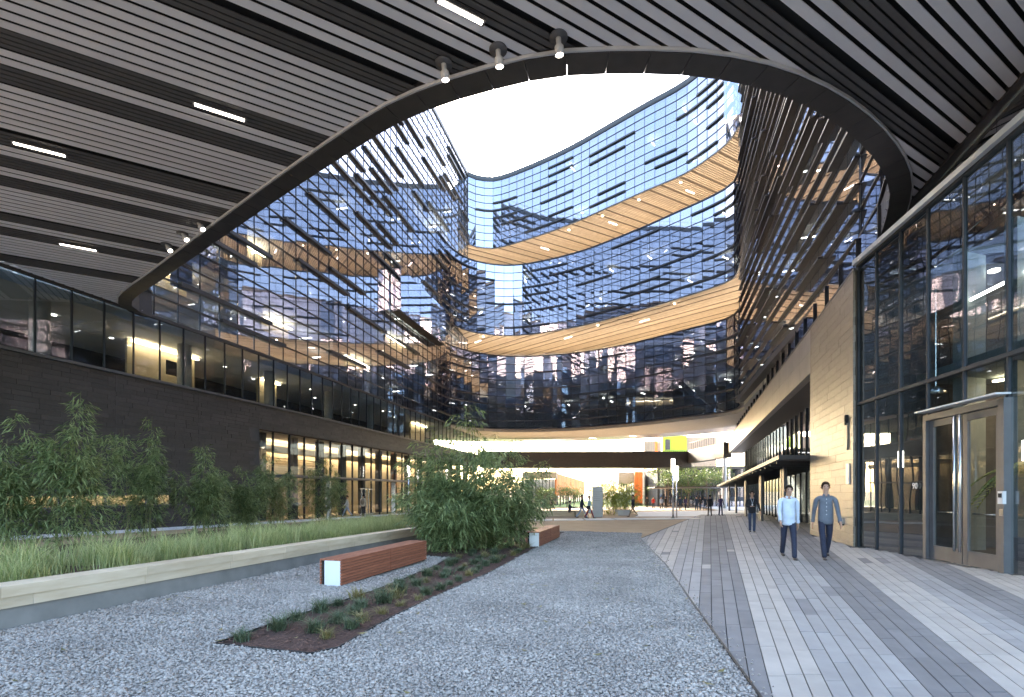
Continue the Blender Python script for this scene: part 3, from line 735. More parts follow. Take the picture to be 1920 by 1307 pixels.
fill_blinds(FB, FC, [T2[0]+.45, 26.9, 31.5], .2, 73); fill_blinds(FB, FC3, [T3[0]+.45, 40.3, 45.0], .12, 74)
# V-shaped truss members in the lowest tier
def brace(i, z0, j, z1, dep=1.5):
    a, b = FC1[i], FC1[j]; MB().beam((a.x+NF1[i].x*dep, a.y+NF1[i].y*dep, z0), (b.x+NF1[j].x*dep, b.y+NF1[j].y*dep, z1), .5, .5).build('truss_member', 'column', FB)
nF = len(FC1)
for f in (.42, .64, .82):
    i = int(f*nF); brace(i, 10.3, i, 14.2); brace(i, 10.4, i+3, 14.2); brace(i, 10.4, i-3, 14.2)
# roof, rear
mb = MB(); solidstrip(mb, offset(FC3, NF3, -.12), offset(FC3, NF3, 17), T3[1]+.08, T3[1]+.53); mb.build('roof', 'fin_dark', FB)
mb = MB(); solidstrip(mb, offset(FC3, NF3, 16), offset(FC3, NF3, 17), Z0+.3, T3[1]); mb.build('rear_wall', 'interior_wall', FB)
mb = MB()
for zz in (45.9, 46.5): mb.tube([(c.x, c.y, zz) for c in offset(FC3, NF3, .4)], .02, 5)
for c in offset(FC3, NF3, .4)[::1]: mb.tube([(c.x, c.y, 45.5), (c.x, c.y, 46.5)], .02, 5)
mb.build('railing', 'steel_grey', FB)
# underside of the block
OUT2 = offset(FC1, NF1, 17)
mb = MB(); solidstrip(mb, offset(FC1, NF1, .06), OUT2, Z0-.02, Z0+.2); mb.build('underside', 'backing_black', FB)
poly = [(p.x, p.y) for p in offset(FC1, NF1, .1)]+[(p.x, p.y) for p in reversed(OUT2)]
slat_field(FB, poly, SL2, Z0-.09, .30, .27, 'soffit_metal')
rnd = random.Random(4)
for j in range(8, nF-6, 3):
    c = FC1[j]+Vector((NF1[j].x, NF1[j].y, 0))*rnd.choice((1.2, 5, 9, 13)); MB().box((c.x, c.y, Z0-.11), (1.3, .14, .04), math.atan2(SL2[1], SL2[0])).build('linear_light', 'strip_white', FB)
for j in (-10, -13, -16): 
    c = FC1[j]+Vector((NF1[j].x, NF1[j].y, 0))*1.2; MB().tube([(c.x, c.y, Z0-.2), (c.x, c.y, Z0-.1)], .12, 8).build('downlight', 'lamp_spot', FB)
for (x, y) in ((31, 72),):
    MB().tube([(x, y, gz(y)), (x, y, Z0)], .25, 16).build('column', 'column', FB, True)

# ---------------------------------------------------------- right wing
RW = thing('louvred_wing', 'right office wing screened by deep dark horizontal louvres above the court', 'building', (17, 30, gz(30)))
RC = resample(RIGHTC, 1.25); NR = normals2(RC)
facade(RW, RC, [(Z0, T3[1])], .15, .06, .36, .10, .7, 31, 220, near=lambda c: c.length, run=(3, 6), mull=False)
interior(RW, RC[::2], [Z0+.02, 14.2, 18.4, 22.6, 26.8, 31.0, 35.4, 40.0, 45.0], 8.0, lights=.25, seedv=12, sl=.4)
mb = MB(); solidstrip(mb, offset(RC, NR, -.12), offset(RC, NR, 14), T3[1]+.05, T3[1]+.5); mb.build('roof', 'fin_dark', RW)
mb = MB(); solidstrip(mb, offset(RC, NR, 13), offset(RC, NR, 14), 0, T3[1]); mb.build('rear_wall', 'interior_wall', RW)
mb = MB(); solidstrip(mb, offset(RC, NR, .06), offset(RC, NR, 13), Z0-.05, Z0+.25); mb.build('underside', 'ring_metal', RW)
fill_blinds(RW, RC, [Z0+.02, 14.2, 18.4, 22.6, 26.8, 31.0, 35.4, 40.0, 45.0], .25, 75)
# glass box end of the upper tier at the far corner
p, n = RC[0], NR[0]
MB().prism([(p.x-1.7, p.y-.5), (p.x-.2, p.y-1.6), (p.x+.6, p.y+.2), (p.x-.6, p.y+1.0)], 35.7, 41).build('corner_bay', 'facade_glass', RW)

# fascia band, brick pier and clerestory on the right
def rp(y, o=0.0): return Vector((right_x(y)+o, y, 0))
FZ0, FZ1 = 6.12, 7.85
ysg = list(np.arange(14.45, 62.1, 2.38))
for a, b in zip(ysg, ysg[1:]):
    for (z0, z1) in ((FZ0, (FZ0+FZ1)/2-.004), ((FZ0+FZ1)/2+.004, FZ1)):
        A = [rp(a+.006), rp(b-.006)]; B = [rp(a+.006, .35), rp(b-.006, .35)]
        if b < 19.9: continue
        mb = MB(); solidstrip(mb, A, B, z0, z1); mb.build('fascia_panel', 'fascia_metal', RW)
A = [rp(19.3, .02), rp(62, .02)]; B = [rp(19.3, 1.9), rp(62, 1.9)]
mb = MB(); solidstrip(mb, [q+Vector((.34, 0, 0)) for q in A], B, FZ0+.03, FZ1-.03); mb.build('fascia_core', 'fin_dark', RW)
mb = MB(); solidstrip(mb, [rp(14.4, -.03), rp(62, -.03)], [rp(14.4, .4), rp(62, .4)], FZ1, FZ1+.06); mb.build('coping', 'steel_grey', RW)
# brick pier
PY0, PY1 = 14.45, 19.6
mb = MB(); mb.prism([(right_x(PY0)+.03, PY0), (right_x(PY0)+2.0, PY0), (right_x(PY1)+2, PY1-.03), (right_x(PY1)+.03, PY1-.03)], -.6, FZ1-.01); mb.build('pier_core', 'mortar_tan', RW)
z = -.35; k = 0
while z < FZ1-.05:
    z1 = min(z+.245, FZ1-.005); y = PY0+.01-(k % 3)*.4
    while y < PY1:
        L = random.choice((.95, 1.25, 1.6)); ya, yb = max(y, PY0+.005), min(y+L-.008, PY1); y += L
        if yb-ya < .05: continue
        ym = (ya+yb)/2
        if z1 < gz(ym): continue
        piece('brick', 'brick_tan', (right_x(ym)+.012+random.uniform(-.002, .003), ym, (z+z1-.007)/2), (math.hypot(yb-ya, .36*(yb-ya)), .06, z1-z-.007), math.atan2(1, .36), RW)
    # return face at the opening
    z += .245; k += 1
# fittings on the pier
def pierfit(name, y, z, w, h, mat, t=.05): return piece(name, mat, (right_x(y)-.05, y, z), (w, t, h), math.atan2(1, .36), RW)
pierfit('notice_plate', 14.85, 1.92, .30, .62, 'trim_white', .03); pierfit('speaker_plate', 14.95, 3.05, .2, .8, 'brick_tan', .04)
pierfit('camera_unit', 14.95, 3.55, .12, .3, 'backing_black', .1); pierfit('power_socket', 15.35, .48, .18, .2, 'steel_bright', .08); pierfit('socket_plug', 15.35, .40, .09, .12, 'backing_black', .16)
# clerestory glass behind fascia, storefront under it
for (off, y0, y1, z0, z1, st, gl) in ((.8, 14.5, 60, FZ1, Z0-.02, 2.0, 'facade_glass'), (1.85, 19.7, 60, 2.95, FZ0, 1.5, 'facade_glass'), (2.0, 19.7, 60, None, 2.8, 1.6, 'clear_glass')):
    P = resample([rp(y0, off), rp(y1, off)], st)
    for a, b in zip(P, P[1:]):
        zz = gz(a.y)-.1 if z0 is None else z0; t = random.gauss(0, .004)
        d = (b-a)*.006
        MB().hexa([(a.x+d.x+t, a.y+d.y, zz), (b.x-d.x-t, b.y-d.y, zz), (b.x-d.x+.03-t, b.y-d.y, zz), (a.x+d.x+.03+t, a.y+d.y, zz),
                   (a.x+d.x+t, a.y+d.y, z1), (b.x-d.x-t, b.y-d.y, z1), (b.x-d.x+.03-t, b.y-d.y, z1), (a.x+d.x+.03+t, a.y+d.y, z1)]).build('storefront_pane' if z0 is None else 'clerestory_pane', gl, RW)
        piece('mullion', 'mullion', (a.x-.04, a.y, (zz+z1)/2), (.05, .08, z1-zz), math.atan2(1, .36), RW)
P = [rp(19.7, 7), rp(60, 7)]
mb = MB(); solidstrip(mb, P, [q+Vector((.3, 0, 0)) for q in P], -1, Z0); mb.build('back_wall', 'interior_wall', RW)
mb = MB(); solidstrip(mb, [rp(19.7, 2.1), rp(60, 2.1)], P, 4.2, 4.4); mb.build('lobby_ceiling', 'interior_wall', RW)
for y in np.arange(22, 60, 4.5): MB().box((right_x(y)+3.5, float(y), 4.17), (1.2, .14, .05), .3).build('linear_light', 'strip_white', RW)
# colonnade awning, falls with the paving
aw = lambda y: 1.40+1.70-.0162*min(y, 75)
AWP = [(rp(19.7).x-1.25, 19.7), (rp(65.0).x-1.3, 65.0), (20.5, 71), (20.5, 74.5), (33, 71), (rp(60).x+1.9, 60), (rp(19.7).x+1.8, 19.7)]
co = thing('walkway_awning', 'thin grey awning running over the walkway beside the brick pier', 'awning', (14, 25, gz(25)))
MB().prism(AWP, lambda x, y: aw(y)-.10, lambda x, y: aw(y)+.06).build('roof', 'steel_grey', co)
for y in (24, 31.5, 40, 48.5, 57):
    for dy in (-.28, .28):
        piece('column', 'steel_grey', (right_x(y+dy)-.25, y+dy, (aw(y)-.1+gz(y))/2), (.42, .14, aw(y)-.1-gz(y)), math.atan2(1, .36), co)
for y in np.arange(20.8, 60, 1.6):
    a = Vector((right_x(y)-1.15, y, aw(y)-.16)); b = Vector((right_x(y)+1.7, y, aw(y)-.16)); MB().beam(a, b, .08, .12).build('rib', 'steel_grey', co)

# link bridge at the far end
BRG = thing('foot_bridge', 'dark footbridge beam spanning the passage beneath the far block', 'bridge', (8, 75, gz(75)))
MB().prism([(-4.7, 74), (26.9, 74), (26.9, 77.5), (-4.7, 77.5)], 4.95, 7.35).build('deck', 'ring_metal', BRG)
MB().prism([(26.4, 61.6), (27.4, 61.6), (27.4, 74), (26.4, 74)], 5.6, 7.5).build('link_beam', 'steel_grey', BRG)
mb = MB()
for y in np.arange(62, 74, .8): mb.tube([(26.6, y, 7.5), (26.6, y, 8.6)], .03, 5)
mb.tube([(26.6, 62, 8.6), (26.6, 74, 8.6)], .035, 5); mb.build('handrail', 'fin_dark', BRG)

# ---------------------------------------------------------- canopy over the camera
CAN = thing('slatted_canopy', 'great canopy soffit of grey and dark metal slats with an oval cut-out above the plaza', 'canopy', (0, 4, Z0))
YB = 3.2
cl = left_pts(3.6, 22.4, 2.0)
OUTER = [(left_x(YB)+.02, YB)]+[(p.x+.02, p.y) for p in cl]+[(p.x, p.y) for p in reversed(NEARC)][2:]+[(clere_x(18.4)-.16, 18.4), (clere_x(YB)-.16, YB)]
mb = MB(); mb.prism(OUTER, Z0+.12, Z0+.4); mb.build('backing_panel', 'backing_black', CAN)
D = (.873, .488); PX = (-.488, .873)
dark = [(1.2, 1.62), (2.3, 2.72), (4.25, 4.68), (5.3, 5.74), (7.58, 8.0), (8.88, 9.3), (9.95, 10.36), (12.36, 12.9), (13.42, 14.0), (15.9, 16.5), (17.0, 17.6), (18.16, 18.7), (20.6, 21.1), (21.7, 22.3), (24.2, 24.9)]
s_ = -9.0; slats = []
while s_ < 29:
    dg_ = next((g for g in dark if g[0]-.13 <= s_ < g[1]-.05), None)
    if dg_:
        n = max(3, round((dg_[1]-dg_[0])/.14)); w = (dg_[1]-dg_[0])/n
        for i in range(n): slats.append((dg_[0]+w*(i+.5), w*.74, 'slat_dark', .02))
        s_ = dg_[1]+.03
    else:
        slats.append((s_+.09, .172, 'slat_white', 0.0)); s_ += .25
for (sc_, w, mat, up) in slats:
    for t0, t1 in clip_spans(OUTER, (PX[0]*sc_, PX[1]*sc_), D):
        if t1-t0 < .15: continue
        a = (PX[0]*sc_+D[0]*t0, PX[1]*sc_+D[1]*t0); b = (PX[0]*sc_+D[0]*t1, PX[1]*sc_+D[1]*t1); h = w/2; z = Z0+up
        q = [(a[0]-PX[0]*h, a[1]-PX[1]*h), (b[0]-PX[0]*h, b[1]-PX[1]*h), (b[0]+PX[0]*h, b[1]+PX[1]*h), (a[0]+PX[0]*h, a[1]+PX[1]*h)]
        MB().hexa([(x, y, z) for x, y in q]+[(x, y, z+.018) for x, y in q]).build('slat', mat, CAN)
MB().beam((clere_x(18.3)-.10, 18.3, Z0+.03), (clere_x(YB)-.10, YB, Z0+.03), .19, .16).build('edge_trim', 'ring_metal', CAN)
# ring panels round the cut-out
RING = NEARC; RG = resample(RING, .76); NRg = normals2(RG)
for i in range(len(RG)-1):
    a, b = RG[i], RG[i+1]; d = (b-a)*.008
    na, nb = NRg[i], NRg[i+1]; w = .46
    p = [(a.x+d.x-na.x*.02, a.y+d.y-na.y*.02), (b.x-d.x-nb.x*.02, b.y-d.y-nb.y*.02), (b.x-d.x+nb.x*w, b.y-d.y+nb.y*w), (a.x+d.x+na.x*w, a.y+d.y+na.y*w)]
    MB().prism(p, Z0-.10, Z0+.5).build('ring_panel', 'ring_metal', CAN)
mb = MB(); solidstrip(mb, offset(RG, NRg, .462), offset(RG, NRg, .50), Z0-.075, Z0-.01); mb.build('ring_trim', 'trim_white', CAN)
mb = MB(); solidstrip(mb, offset(RC, NR, -.30), offset(RC, NR, .05), Z0-.10, Z0+.30); mb.build('ring_edge', 'ring_metal', CAN)
mb = MB(); solidstrip(mb, offset(RG, NRg, .02), offset(RG, NRg, 1.2), Z0+.42, Z0+1.0); mb.build('ring_upstand', 'ring_metal', CAN)
def ceil_pt(u, v, h=8.4): Y = 926*h/(921-v); return ((u-960)/926*Y, Y)
for (u0, v0, u1, v1) in ((822, -2, 905, 37), (365, 192, 458, 222), (25, 264, 122, 290), (112, 455, 180, 468)):
    a, b = ceil_pt(u0, v0), ceil_pt(u1, v1); c = ((a[0]+b[0])/2, (a[1]+b[1])/2); ang = math.atan2(D[1], D[0]); L = math.hypot(b[0]-a[0], b[1]-a[1])
    hs = MB().box((c[0], c[1], Z0-.015), (L+.10, .13, .05), ang).build('lamp_housing', 'steel_grey', CAN)
    MB().box((c[0], c[1], Z0-.045), (L, .075, .02), ang).build('tube', 'lamp_white', hs)
for i, (u, v) in enumerate(((832, 118), (934, 92), (1047, 69), (372, 417), (342, 437), (312, 458))):
    x, y = ceil_pt(u, v); lab = ('leftmost', 'middle', 'rightmost')[i % 3] if i < 3 else ('rightmost', 'middle', 'leftmost')[i % 3]
    sp = thing('spotlight', '%s of three white spotlights hung %s' % (lab, 'beside the top of the oval ring' if i < 3 else 'near the left tip of the oval ring'), 'spotlight', (x, y, Z0), 'spotlights in the canopy soffit')
    MB().tube([(x, y, Z0-.03), (x, y, Z0-.005)], .17, 24).build('rose', 'steel_grey', sp, True)
    aim = Vector((.10, .22, -1)).normalized() if i < 3 else Vector((.5, -.1, -.7)).normalized()
    p0 = Vector((x, y, Z0-.02)); MB().tube([p0, p0+aim*.1, p0+aim*.14, p0+aim*.27], [.05, .05, .085, .085], 16).build('body', 'trim_white', sp, True)
    MB().tube([p0+aim*.271, p0+aim*.28], .07, 16).build('lens', 'lamp_white', sp)
# building mass over the canopy, seen in the reflections
NBk = thing('near_block', 'glass office block above the canopy, mirrored in the glazing across the court', 'building', (0, 2, Z0+1))
NC = resample(NEARC, 2.4); NC = [Vector((c.x, c.y, 0)) for c in NC]; NN = normals2(NC)
NC = [Vector((q.x, q.y, 0)) for q in offset(NC, NN, .05)]
facade(NBk, NC, [(Z0+1.1, T3[1])], .05, .04, .2, .12, .0, 41, 0, mull=False)
mb = MB(); solidstrip(mb, offset(NC, NN, .8), offset(NC, NN, 3.4), Z0+1, T3[1]); mb.build('core_wall', 'hall_grey', NBk)
mb = MB(); solidstrip(mb, offset(NC, NN, -.1), offset(NC, NN, 3.4), T3[1], T3[1]+.4); mb.build('roof', 'fin_dark', NBk)

# ---------------------------------------------------------- glass entrance hall on the right
GB = thing('entrance_hall', 'tall dark glass entrance hall with white coping at the right edge', 'building', (glassbox_x(10), 10, gz(10)))
GT = 8.0; TR = 3.94
gy = [14.42, 13.5, 12.45, 11.42, 10.3, 9.2, 8.1, 7.0, 5.9, 4.8]
gang = math.atan2(1, .165)
def gp(y, o=0.0): return (glassbox_x(y)+o, y)
for a, b in zip(gy, gy[1:]):
    door = a == 11.42 or a == 10.3
    rows = [(TR+.04, GT)]
    rows.append((3.2, TR-.04) if door else (gz(a)+.03, TR-.04))
    for z0, z1 in rows:
        t = random.gauss(0, .0035); A0, B0 = gp(a-.03), gp(b+.03)
        MB().hexa([(A0[0]+t, A0[1], z0), (B0[0]-t, B0[1], z0), (B0[0]+.03-t, B0[1], z0), (A0[0]+.03+t, A0[1], z0),
                   (A0[0]+t, A0[1], z1), (B0[0]-t, B0[1], z1), (B0[0]+.03-t, B0[1], z1), (A0[0]+.03+t, A0[1], z1)]).build('pane', 'clear_glass', GB)
    x, y = gp(a, -.01); z0 = 3.2 if a == 10.3 else gz(a)
    piece('mullion', 'mullion', (x, y, (z0+GT)/2), (.05, .06, GT-z0), gang, GB)
for z in (TR, GT-.02):
    MB().beam((*gp(14.42), z), (*gp(4.5), z), .13, .08).build('transom', 'mullion', GB)
MB().beam((*gp(14.45, -.02), GT+.07), (*gp(4.3, -.02), GT+.07), .3, .13).build('coping', 'trim_white', GB)
MB().prism([gp(14.43, .1), gp(4.3, .1), (clere_x(4.3)+.4, 4.3), (clere_x(14.43)+.4, 14.43)], GT-.05, GT+.1).build('ledge', 'fin_dark', GB)
# dark glass between hall and soffit
P = resample([(clere_x(18.4)-.02, 18.4, 0), (clere_x(2), 2, 0)], 1.6)
for a, b in zip(P, P[1:]):
    d = (b-a)*.006
    MB().hexa([(a.x+d.x, a.y+d.y, GT-.3), (b.x-d.x, b.y-d.y, GT-.3), (b.x-d.x+.03, b.y-d.y, GT-.3), (a.x+d.x+.03, a.y+d.y, GT-.3),
               (a.x+d.x, a.y+d.y, Z0+.1), (b.x-d.x, b.y-d.y, Z0+.1), (b.x-d.x+.03, b.y-d.y, Z0+.1), (a.x+d.x+.03, a.y+d.y, Z0+.1)]).build('upper_pane', 'facade_glass', GB)
mb = MB(); mb.quad((clere_x(18.4)+.3, 18.4, GT-.3), (clere_x(2)+.3, 2, GT-.3), (clere_x(2)+.3, 2, Z0+.2), (clere_x(18.4)+.3, 18.4, Z0+.2)); mb.build('upper_backing', 'interior_dark', GB)
# hall interior
MB().prism([gp(14.4, .1), gp(3, .1), (glassbox_x(3)+9, 3), (glassbox_x(14.4)+9, 14.4)], -.6, -.26).build('hall_floor', 'hall_brown', GB)
MB().prism([gp(14.4, 4.6), gp(3, 7.0), (glassbox_x(3)+7.2, 3), (glassbox_x(14.4)+4.8, 14.4)], -.3, GT).build('back_wall', 'hall_brown', GB)
MB().prism([gp(14.40, .05), gp(14.30, .05), (glassbox_x(14.4)+9, 14.3), (glassbox_x(14.4)+9, 14.4)], -.4, GT).build('end_wall', 'interior_dark', GB)
MB().prism([gp(14.3, 1.6), gp(4, 2.0), (glassbox_x(4)+9, 4), (glassbox_x(14.4)+9, 14.3)], 4.5, 4.75).build('mezzanine', 'hall_grey', GB)
for y in (13.6, 11.9, 9.9):
    piece('wall_fin', 'hall_grey', (glassbox_x(y)+2.6, y, 3.8), (.9, .25, 8.2), .3, GB)
# gilded relief panel behind the doors: rows of small pyramids
rel = MB()
for i in range(12):
    for j in range(9):
        c = (glassbox_x(10.0)+3.6+i*.05, 9.2+i*.14, 1.6+j*.16); n = len(rel.v)
        rel.v += [(c[0], c[1]-.07, c[2]-.08), (c[0], c[1]+.07, c[2]-.08), (c[0], c[1]+.07, c[2]+.08), (c[0], c[1]-.07, c[2]+.08), (c[0]-.07, c[1], c[2]+.02)]
        rel.f += [(n, n+4, n+1), (n+1, n+4, n+2), (n+2, n+4, n+3), (n+3, n+4, n)]
tag(rel.build('relief_panel', 'interior_tan', GB), kind='stuff')
for (x, y, z) in ((3.4, 12.6, 4.42), (3.4, 10.6, 4.42), (4.5, 9.2, 4.42), (3.2, 13.5, 7.4), (4.0, 11.2, 7.4), (4.2, 8.9, 7.4), (2.2, 9.6, 7.4)):
    MB().tube([(glassbox_x(y)+x, y, z), (glassbox_x(y)+x, y, z+.05)], .13, 14).build('downlight', 'lamp_white', GB)
MB().beam((glassbox_x(13.5)+2.5, 13.5, 6.6), (glassbox_x(8)+2.5, 8, 6.6), .08, .05).build('linear_light', 'lamp_white', GB)
MB().beam((glassbox_x(13.5)+3.2, 13.5, 4.40), (glassbox_x(8)+5.2, 8, 4.40), .12, .05).build('linear_light', 'lamp_warm', GB)
for y in (13.2, 9.75):
    pl = MB().tube([(glassbox_x(y)+1.4, y, 7.9), (glassbox_x(y)+1.4, y, 4.2)], .012, 5).build('pendant_cable', 'steel_bright', GB)
    MB().tube([(glassbox_x(y)+1.4, y, 4.2), (glassbox_x(y)+1.4, y, 4.12), (glassbox_x(y)+1.4, y, 4.0)], [.05, .16, .24], 16).build('pendant_shade', 'steel_bright', pl, True)
MB().beam((*gp(13.8, 4.3), 4.3), (*gp(4.5, 6.4), 4.3), .2, .08).build('cove_lamp', 'lamp_hall', GB)  # hidden glowing strip added to brighten the dark hall
MB().beam((*gp(13.8, 4.3), 7.7), (*gp(4.5, 6.4), 7.7), .2, .08).build('cove_lamp', 'lamp_hall', GB)  # upper hidden strip, likewise added to brighten the hall
# wall sconces inside: lit boxes
for (y, x) in ((13.9, .9), (10.9, 1.8), (9.9, 3.0)):
    MB().box((glassbox_x(y)+x, y, 2.3), (.07, .12, .45), 0).build('sconce', 'lamp_white', GB)
# street number on the glass
def text3d(name, body, size, loc, rot, mat, parent):
    cu = bpy.data.curves.new(name, 'FONT'); cu.body = body; cu.size = size; cu.extrude = .004; cu.align_x = 'CENTER'
    tmp = bpy.data.objects.new(name, cu); COL.objects.link(tmp); bpy.context.view_layer.update()
    me = bpy.data.meshes.new_from_object(tmp.evaluated_get(bpy.context.evaluated_depsgraph_get())); bpy.data.objects.remove(tmp)
    me.materials.clear(); me.materials.append(M[mat]); o = link(name, me, parent); o.location = loc; o.rotation_euler = rot; return o
y = 11.85; text3d('door_number', '90', .20, (glassbox_x(y)-.04, y, 1.46), (R(90), 0, gang-math.pi), 'trim_white', GB)
# double doors
DY0, DY1 = 11.36, 9.26; dm = (DY0+DY1)/2; DH = 3.02
def door_bar(ya, za, yb, zb, w, d=.12, mat='steel_grey', par=GB, nm='door_frame', off=-.04):
    o = MB().beam((*gp(ya, off), za), (*gp(yb, off), zb), w if za == zb else d, d if za == zb else w, up=(0, 0, 1) if za == zb else (.165, 1, 0)).build(nm, mat, par); return o
def stile(y, z0, z1, w, par, nm, mat='steel_grey', off=-.04, d=.1):
    return piece(nm, mat, (glassbox_x(y)+off, y, (z0+z1)/2), (w, d, z1-z0), gang, par)
zb = gz(10.3)+.02
def rail(ya, yb, z, h, nm, mat='steel_grey', off=-.04, d=.1, par=GB):
    return MB().beam((*gp(ya, off), z), (*gp(yb, off), z), d, h).build(nm, mat, par)
stile(DY0+.02, zb, DH+.12, .10, GB, 'door_jamb', d=.16); stile(DY1-.02, zb, DH+.12, .14, GB, 'door_jamb', d=.16)
rail(DY0+.07, DY1-.09, DH+.06, .13, 'door_head', d=.16)
for k, (ya, yb) in enumerate(((DY0-.04, dm+.012), (dm-.012, DY1+.06))):
    leaf = MB()
    for (y0, y1, z0, z1) in ((ya, ya-.13, zb+.02, DH-.02), (yb+.13, yb, zb+.02, DH-.02)):
        a, b = gp(y0, -.05), gp(y1, -.05); leaf.hexa([(a[0], a[1], z0), (b[0], b[1], z0), (b[0]+.06, b[1], z0), (a[0]+.06, a[1], z0), (a[0], a[1], z1), (b[0], b[1], z1), (b[0]+.06, b[1], z1), (a[0]+.06, a[1], z1)])
    for (z0, z1) in ((zb+.02, zb+.32), (DH-.16, DH-.02)):
        a, b = gp(ya-.131, -.048), gp(yb+.131, -.048); leaf.hexa([(a[0], a[1], z0), (b[0], b[1], z0), (b[0]+.056, b[1], z0), (a[0]+.056, a[1], z0), (a[0], a[1], z1), (b[0], b[1], z1), (b[0]+.056, b[1], z1), (a[0]+.056, a[1], z1)])
    lf = leaf.build('door', 'steel_grey', GB)
    a, b = gp(ya-.13, -.02), gp(yb+.13, -.02); MB().hexa([(a[0], a[1], zb+.3), (b[0], b[1], zb+.3), (b[0]+.02, b[1], zb+.3), (a[0]+.02, a[1], zb+.3), (a[0], a[1], DH-.14), (b[0], b[1], DH-.14), (b[0]+.02, b[1], DH-.14), (a[0]+.02, a[1], DH-.14)]).build('glass', 'door_glass', lf)
    hy = yb+.07 if k == 0 else ya-.07
    hx, hy2 = gp(hy, -.16)
    MB().tube([(hx, hy2, zb+.28), (hx, hy2, DH-.02)], .024, 10).build('pull_handle', 'steel_bright', lf, True)
    a, b = gp(ya-.13, .06), gp(yb+.1, .06); MB().tube([(*a, zb+1.08), (*b, zb+1.08)], .018, 8).build('push_bar', 'steel_bright', lf, True)
MB().beam((*gp(DY0+.12, -.15), DH+.20), (*gp(DY1-.1, -.15), DH+.20), .26, .035).build('door_awning', 'trim_white', GB)
x, y = gp(9.24, -.11); piece('card_reader', 'trim_white', (x, y, 1.28), (.12, .06, .24), gang, GB); piece('reader_display', 'backing_black', (x-.035, y, 1.32), (.07, .02, .08), gang, GB)
piece('button_plate', 'steel_bright', (x, y, 1.0), (.09, .03, .13), gang, GB); piece('door_sign', 'trim_white', (x, y, 2.12), (.10, .02, .1), gang, GB)
rail(DY0, DY1, gz(10.3)+.01, .03, 'threshold', 'steel_bright', off=-.1, d=.2)
# indoor palm seen through the doors
PALM = thing('indoor_palm', 'dark potted palm standing inside behind the glass doors', 'palm', (glassbox_x(11)+2.0, 11.0, -.26))
MB().tube([(glassbox_x(11)+2.0, 11.0, -.25), (glassbox_x(11)+2.0, 11.0, .35)], [.22, .3], 16).build('pot', 'interior_dark', PALM, True)
MB().tube([(glassbox_x(11)+2.0, 11.0, .3), (glassbox_x(11)+2.05, 11.0, 1.9)], [.06, .045], 8).build('trunk', 'bark', PALM, True)
pv, pf = [], []
for k in range(15):
    az = k*2.4; base = Vector((glassbox_x(11)+2.05, 11.0, 1.9)); L = random.uniform(.9, 1.3); up = random.uniform(.2, 1.0)
    for j in range(22):
        t = j/21; c = base+Vector((math.cos(az)*L*t, math.sin(az)*L*t, up*t*1.1-1.1*t*t)); sdv = Vector((-math.sin(az), math.cos(az), -.5))
        for s in (-1, 1):
            e = c+Vector((math.cos(az)*.12, math.sin(az)*.12, 0))+sdv*s*.26*(1-.6*t)*Vector((1, 1, s)).length/1.7*(1)
            if s == -1: e.z = c.z-.12
            n = len(pv); pv += [c, c+Vector((math.cos(az)*.035, math.sin(az)*.035, .01)), e, e]; pf.append((n, n+1, n+2))
m_ = MB(); m_.v = [tuple(p) for p in pv]; m_.f = pf; m_.build('fronds', 'bamboo_leaf', PALM)

# ================================================================== PLANTER, BEDS, BENCHES
PL = thing('stone_planter', 'long raised planter wall of buff stone over grey concrete beside the gravel', 'planter', (bed_line(9), 9, gz(9)))
PY = (1.0, 17.6)
ZT = lambda y: gz(y)+.47
def bl(y, o=0.0): return (bed_line(y)-o, y)
mb = MB(); mb.prism([bl(PY[0], .03), bl(PY[1], .03), bl(PY[1], .33), bl(PY[0], .33)], lambda x, y: gz(y)-.05, lambda x, y: gz(y)+.235); mb.build('concrete_base', 'concrete', PL)
y = PY[0]
while y < PY[1]-.1:
    L = random.choice((1.35, 1.5, 1.62)); yb = min(y+L, PY[1])
    MB().prism([bl(y+.003, -.015), bl(yb-.003, -.015), bl(yb-.003, .37), bl(y+.003, .37)], lambda x, yy: gz(yy)+.355, lambda x, yy: ZT(yy)).build('cap_stone', 'stone_cap', PL); y = yb
y = PY[0]-.7
while y < PY[1]-.1:
    L = random.choice((1.1, 1.3, 1.5)); ya = max(y, PY[0]); yb = min(y+L, PY[1])
    if yb-ya > .1: MB().prism([bl(ya+.003, .0), bl(yb-.003, .0), bl(yb-.003, .34), bl(ya+.003, .34)], lambda x, yy: gz(yy)+.236, lambda x, yy: gz(yy)+.353).build('face_stone', 'stone_cap', PL)
    y += L
mb = MB(); mb.prism([bl(PY[0], .371), bl(PY[1], .371), bl(PY[1], 2.05), bl(PY[0], 2.05)], lambda x, y: gz(y)-.05, lambda x, y: gz(y)+.40); mb.build('soil', 'mulch', PL)
y = PY[0]
while y < 14:
    yb = y+1.4; MB().prism([bl(y+.003, 2.055), bl(yb-.003, 2.055), bl(yb-.003, 2.33), bl(y+.003, 2.33)], lambda x, yy: gz(yy)-.05, lambda x, yy: gz(yy)+.44).build('rear_cap_stone', 'stone_cap', PL); y = yb
mb = MB(); mb.prism([bl(PY[1], -.0), bl(PY[1]+.3, .0), bl(PY[1]+.3, 2.3), bl(PY[1], 2.3)], lambda x, y: gz(y)-.05, lambda x, y: gz(y)+.45); mb.build('end_stone', 'stone_cap', PL)
# lower bed with the bamboo row
BED = [bl(2, 2.34), bl(15, 2.34), bl(24, 3.2), (-9.2, 33), (-11.6, 34), (-13.2, 24), (-13.6, 13), (-13.8, 4)]
sheet('bamboo_bed', BED, 'mulch', .03)

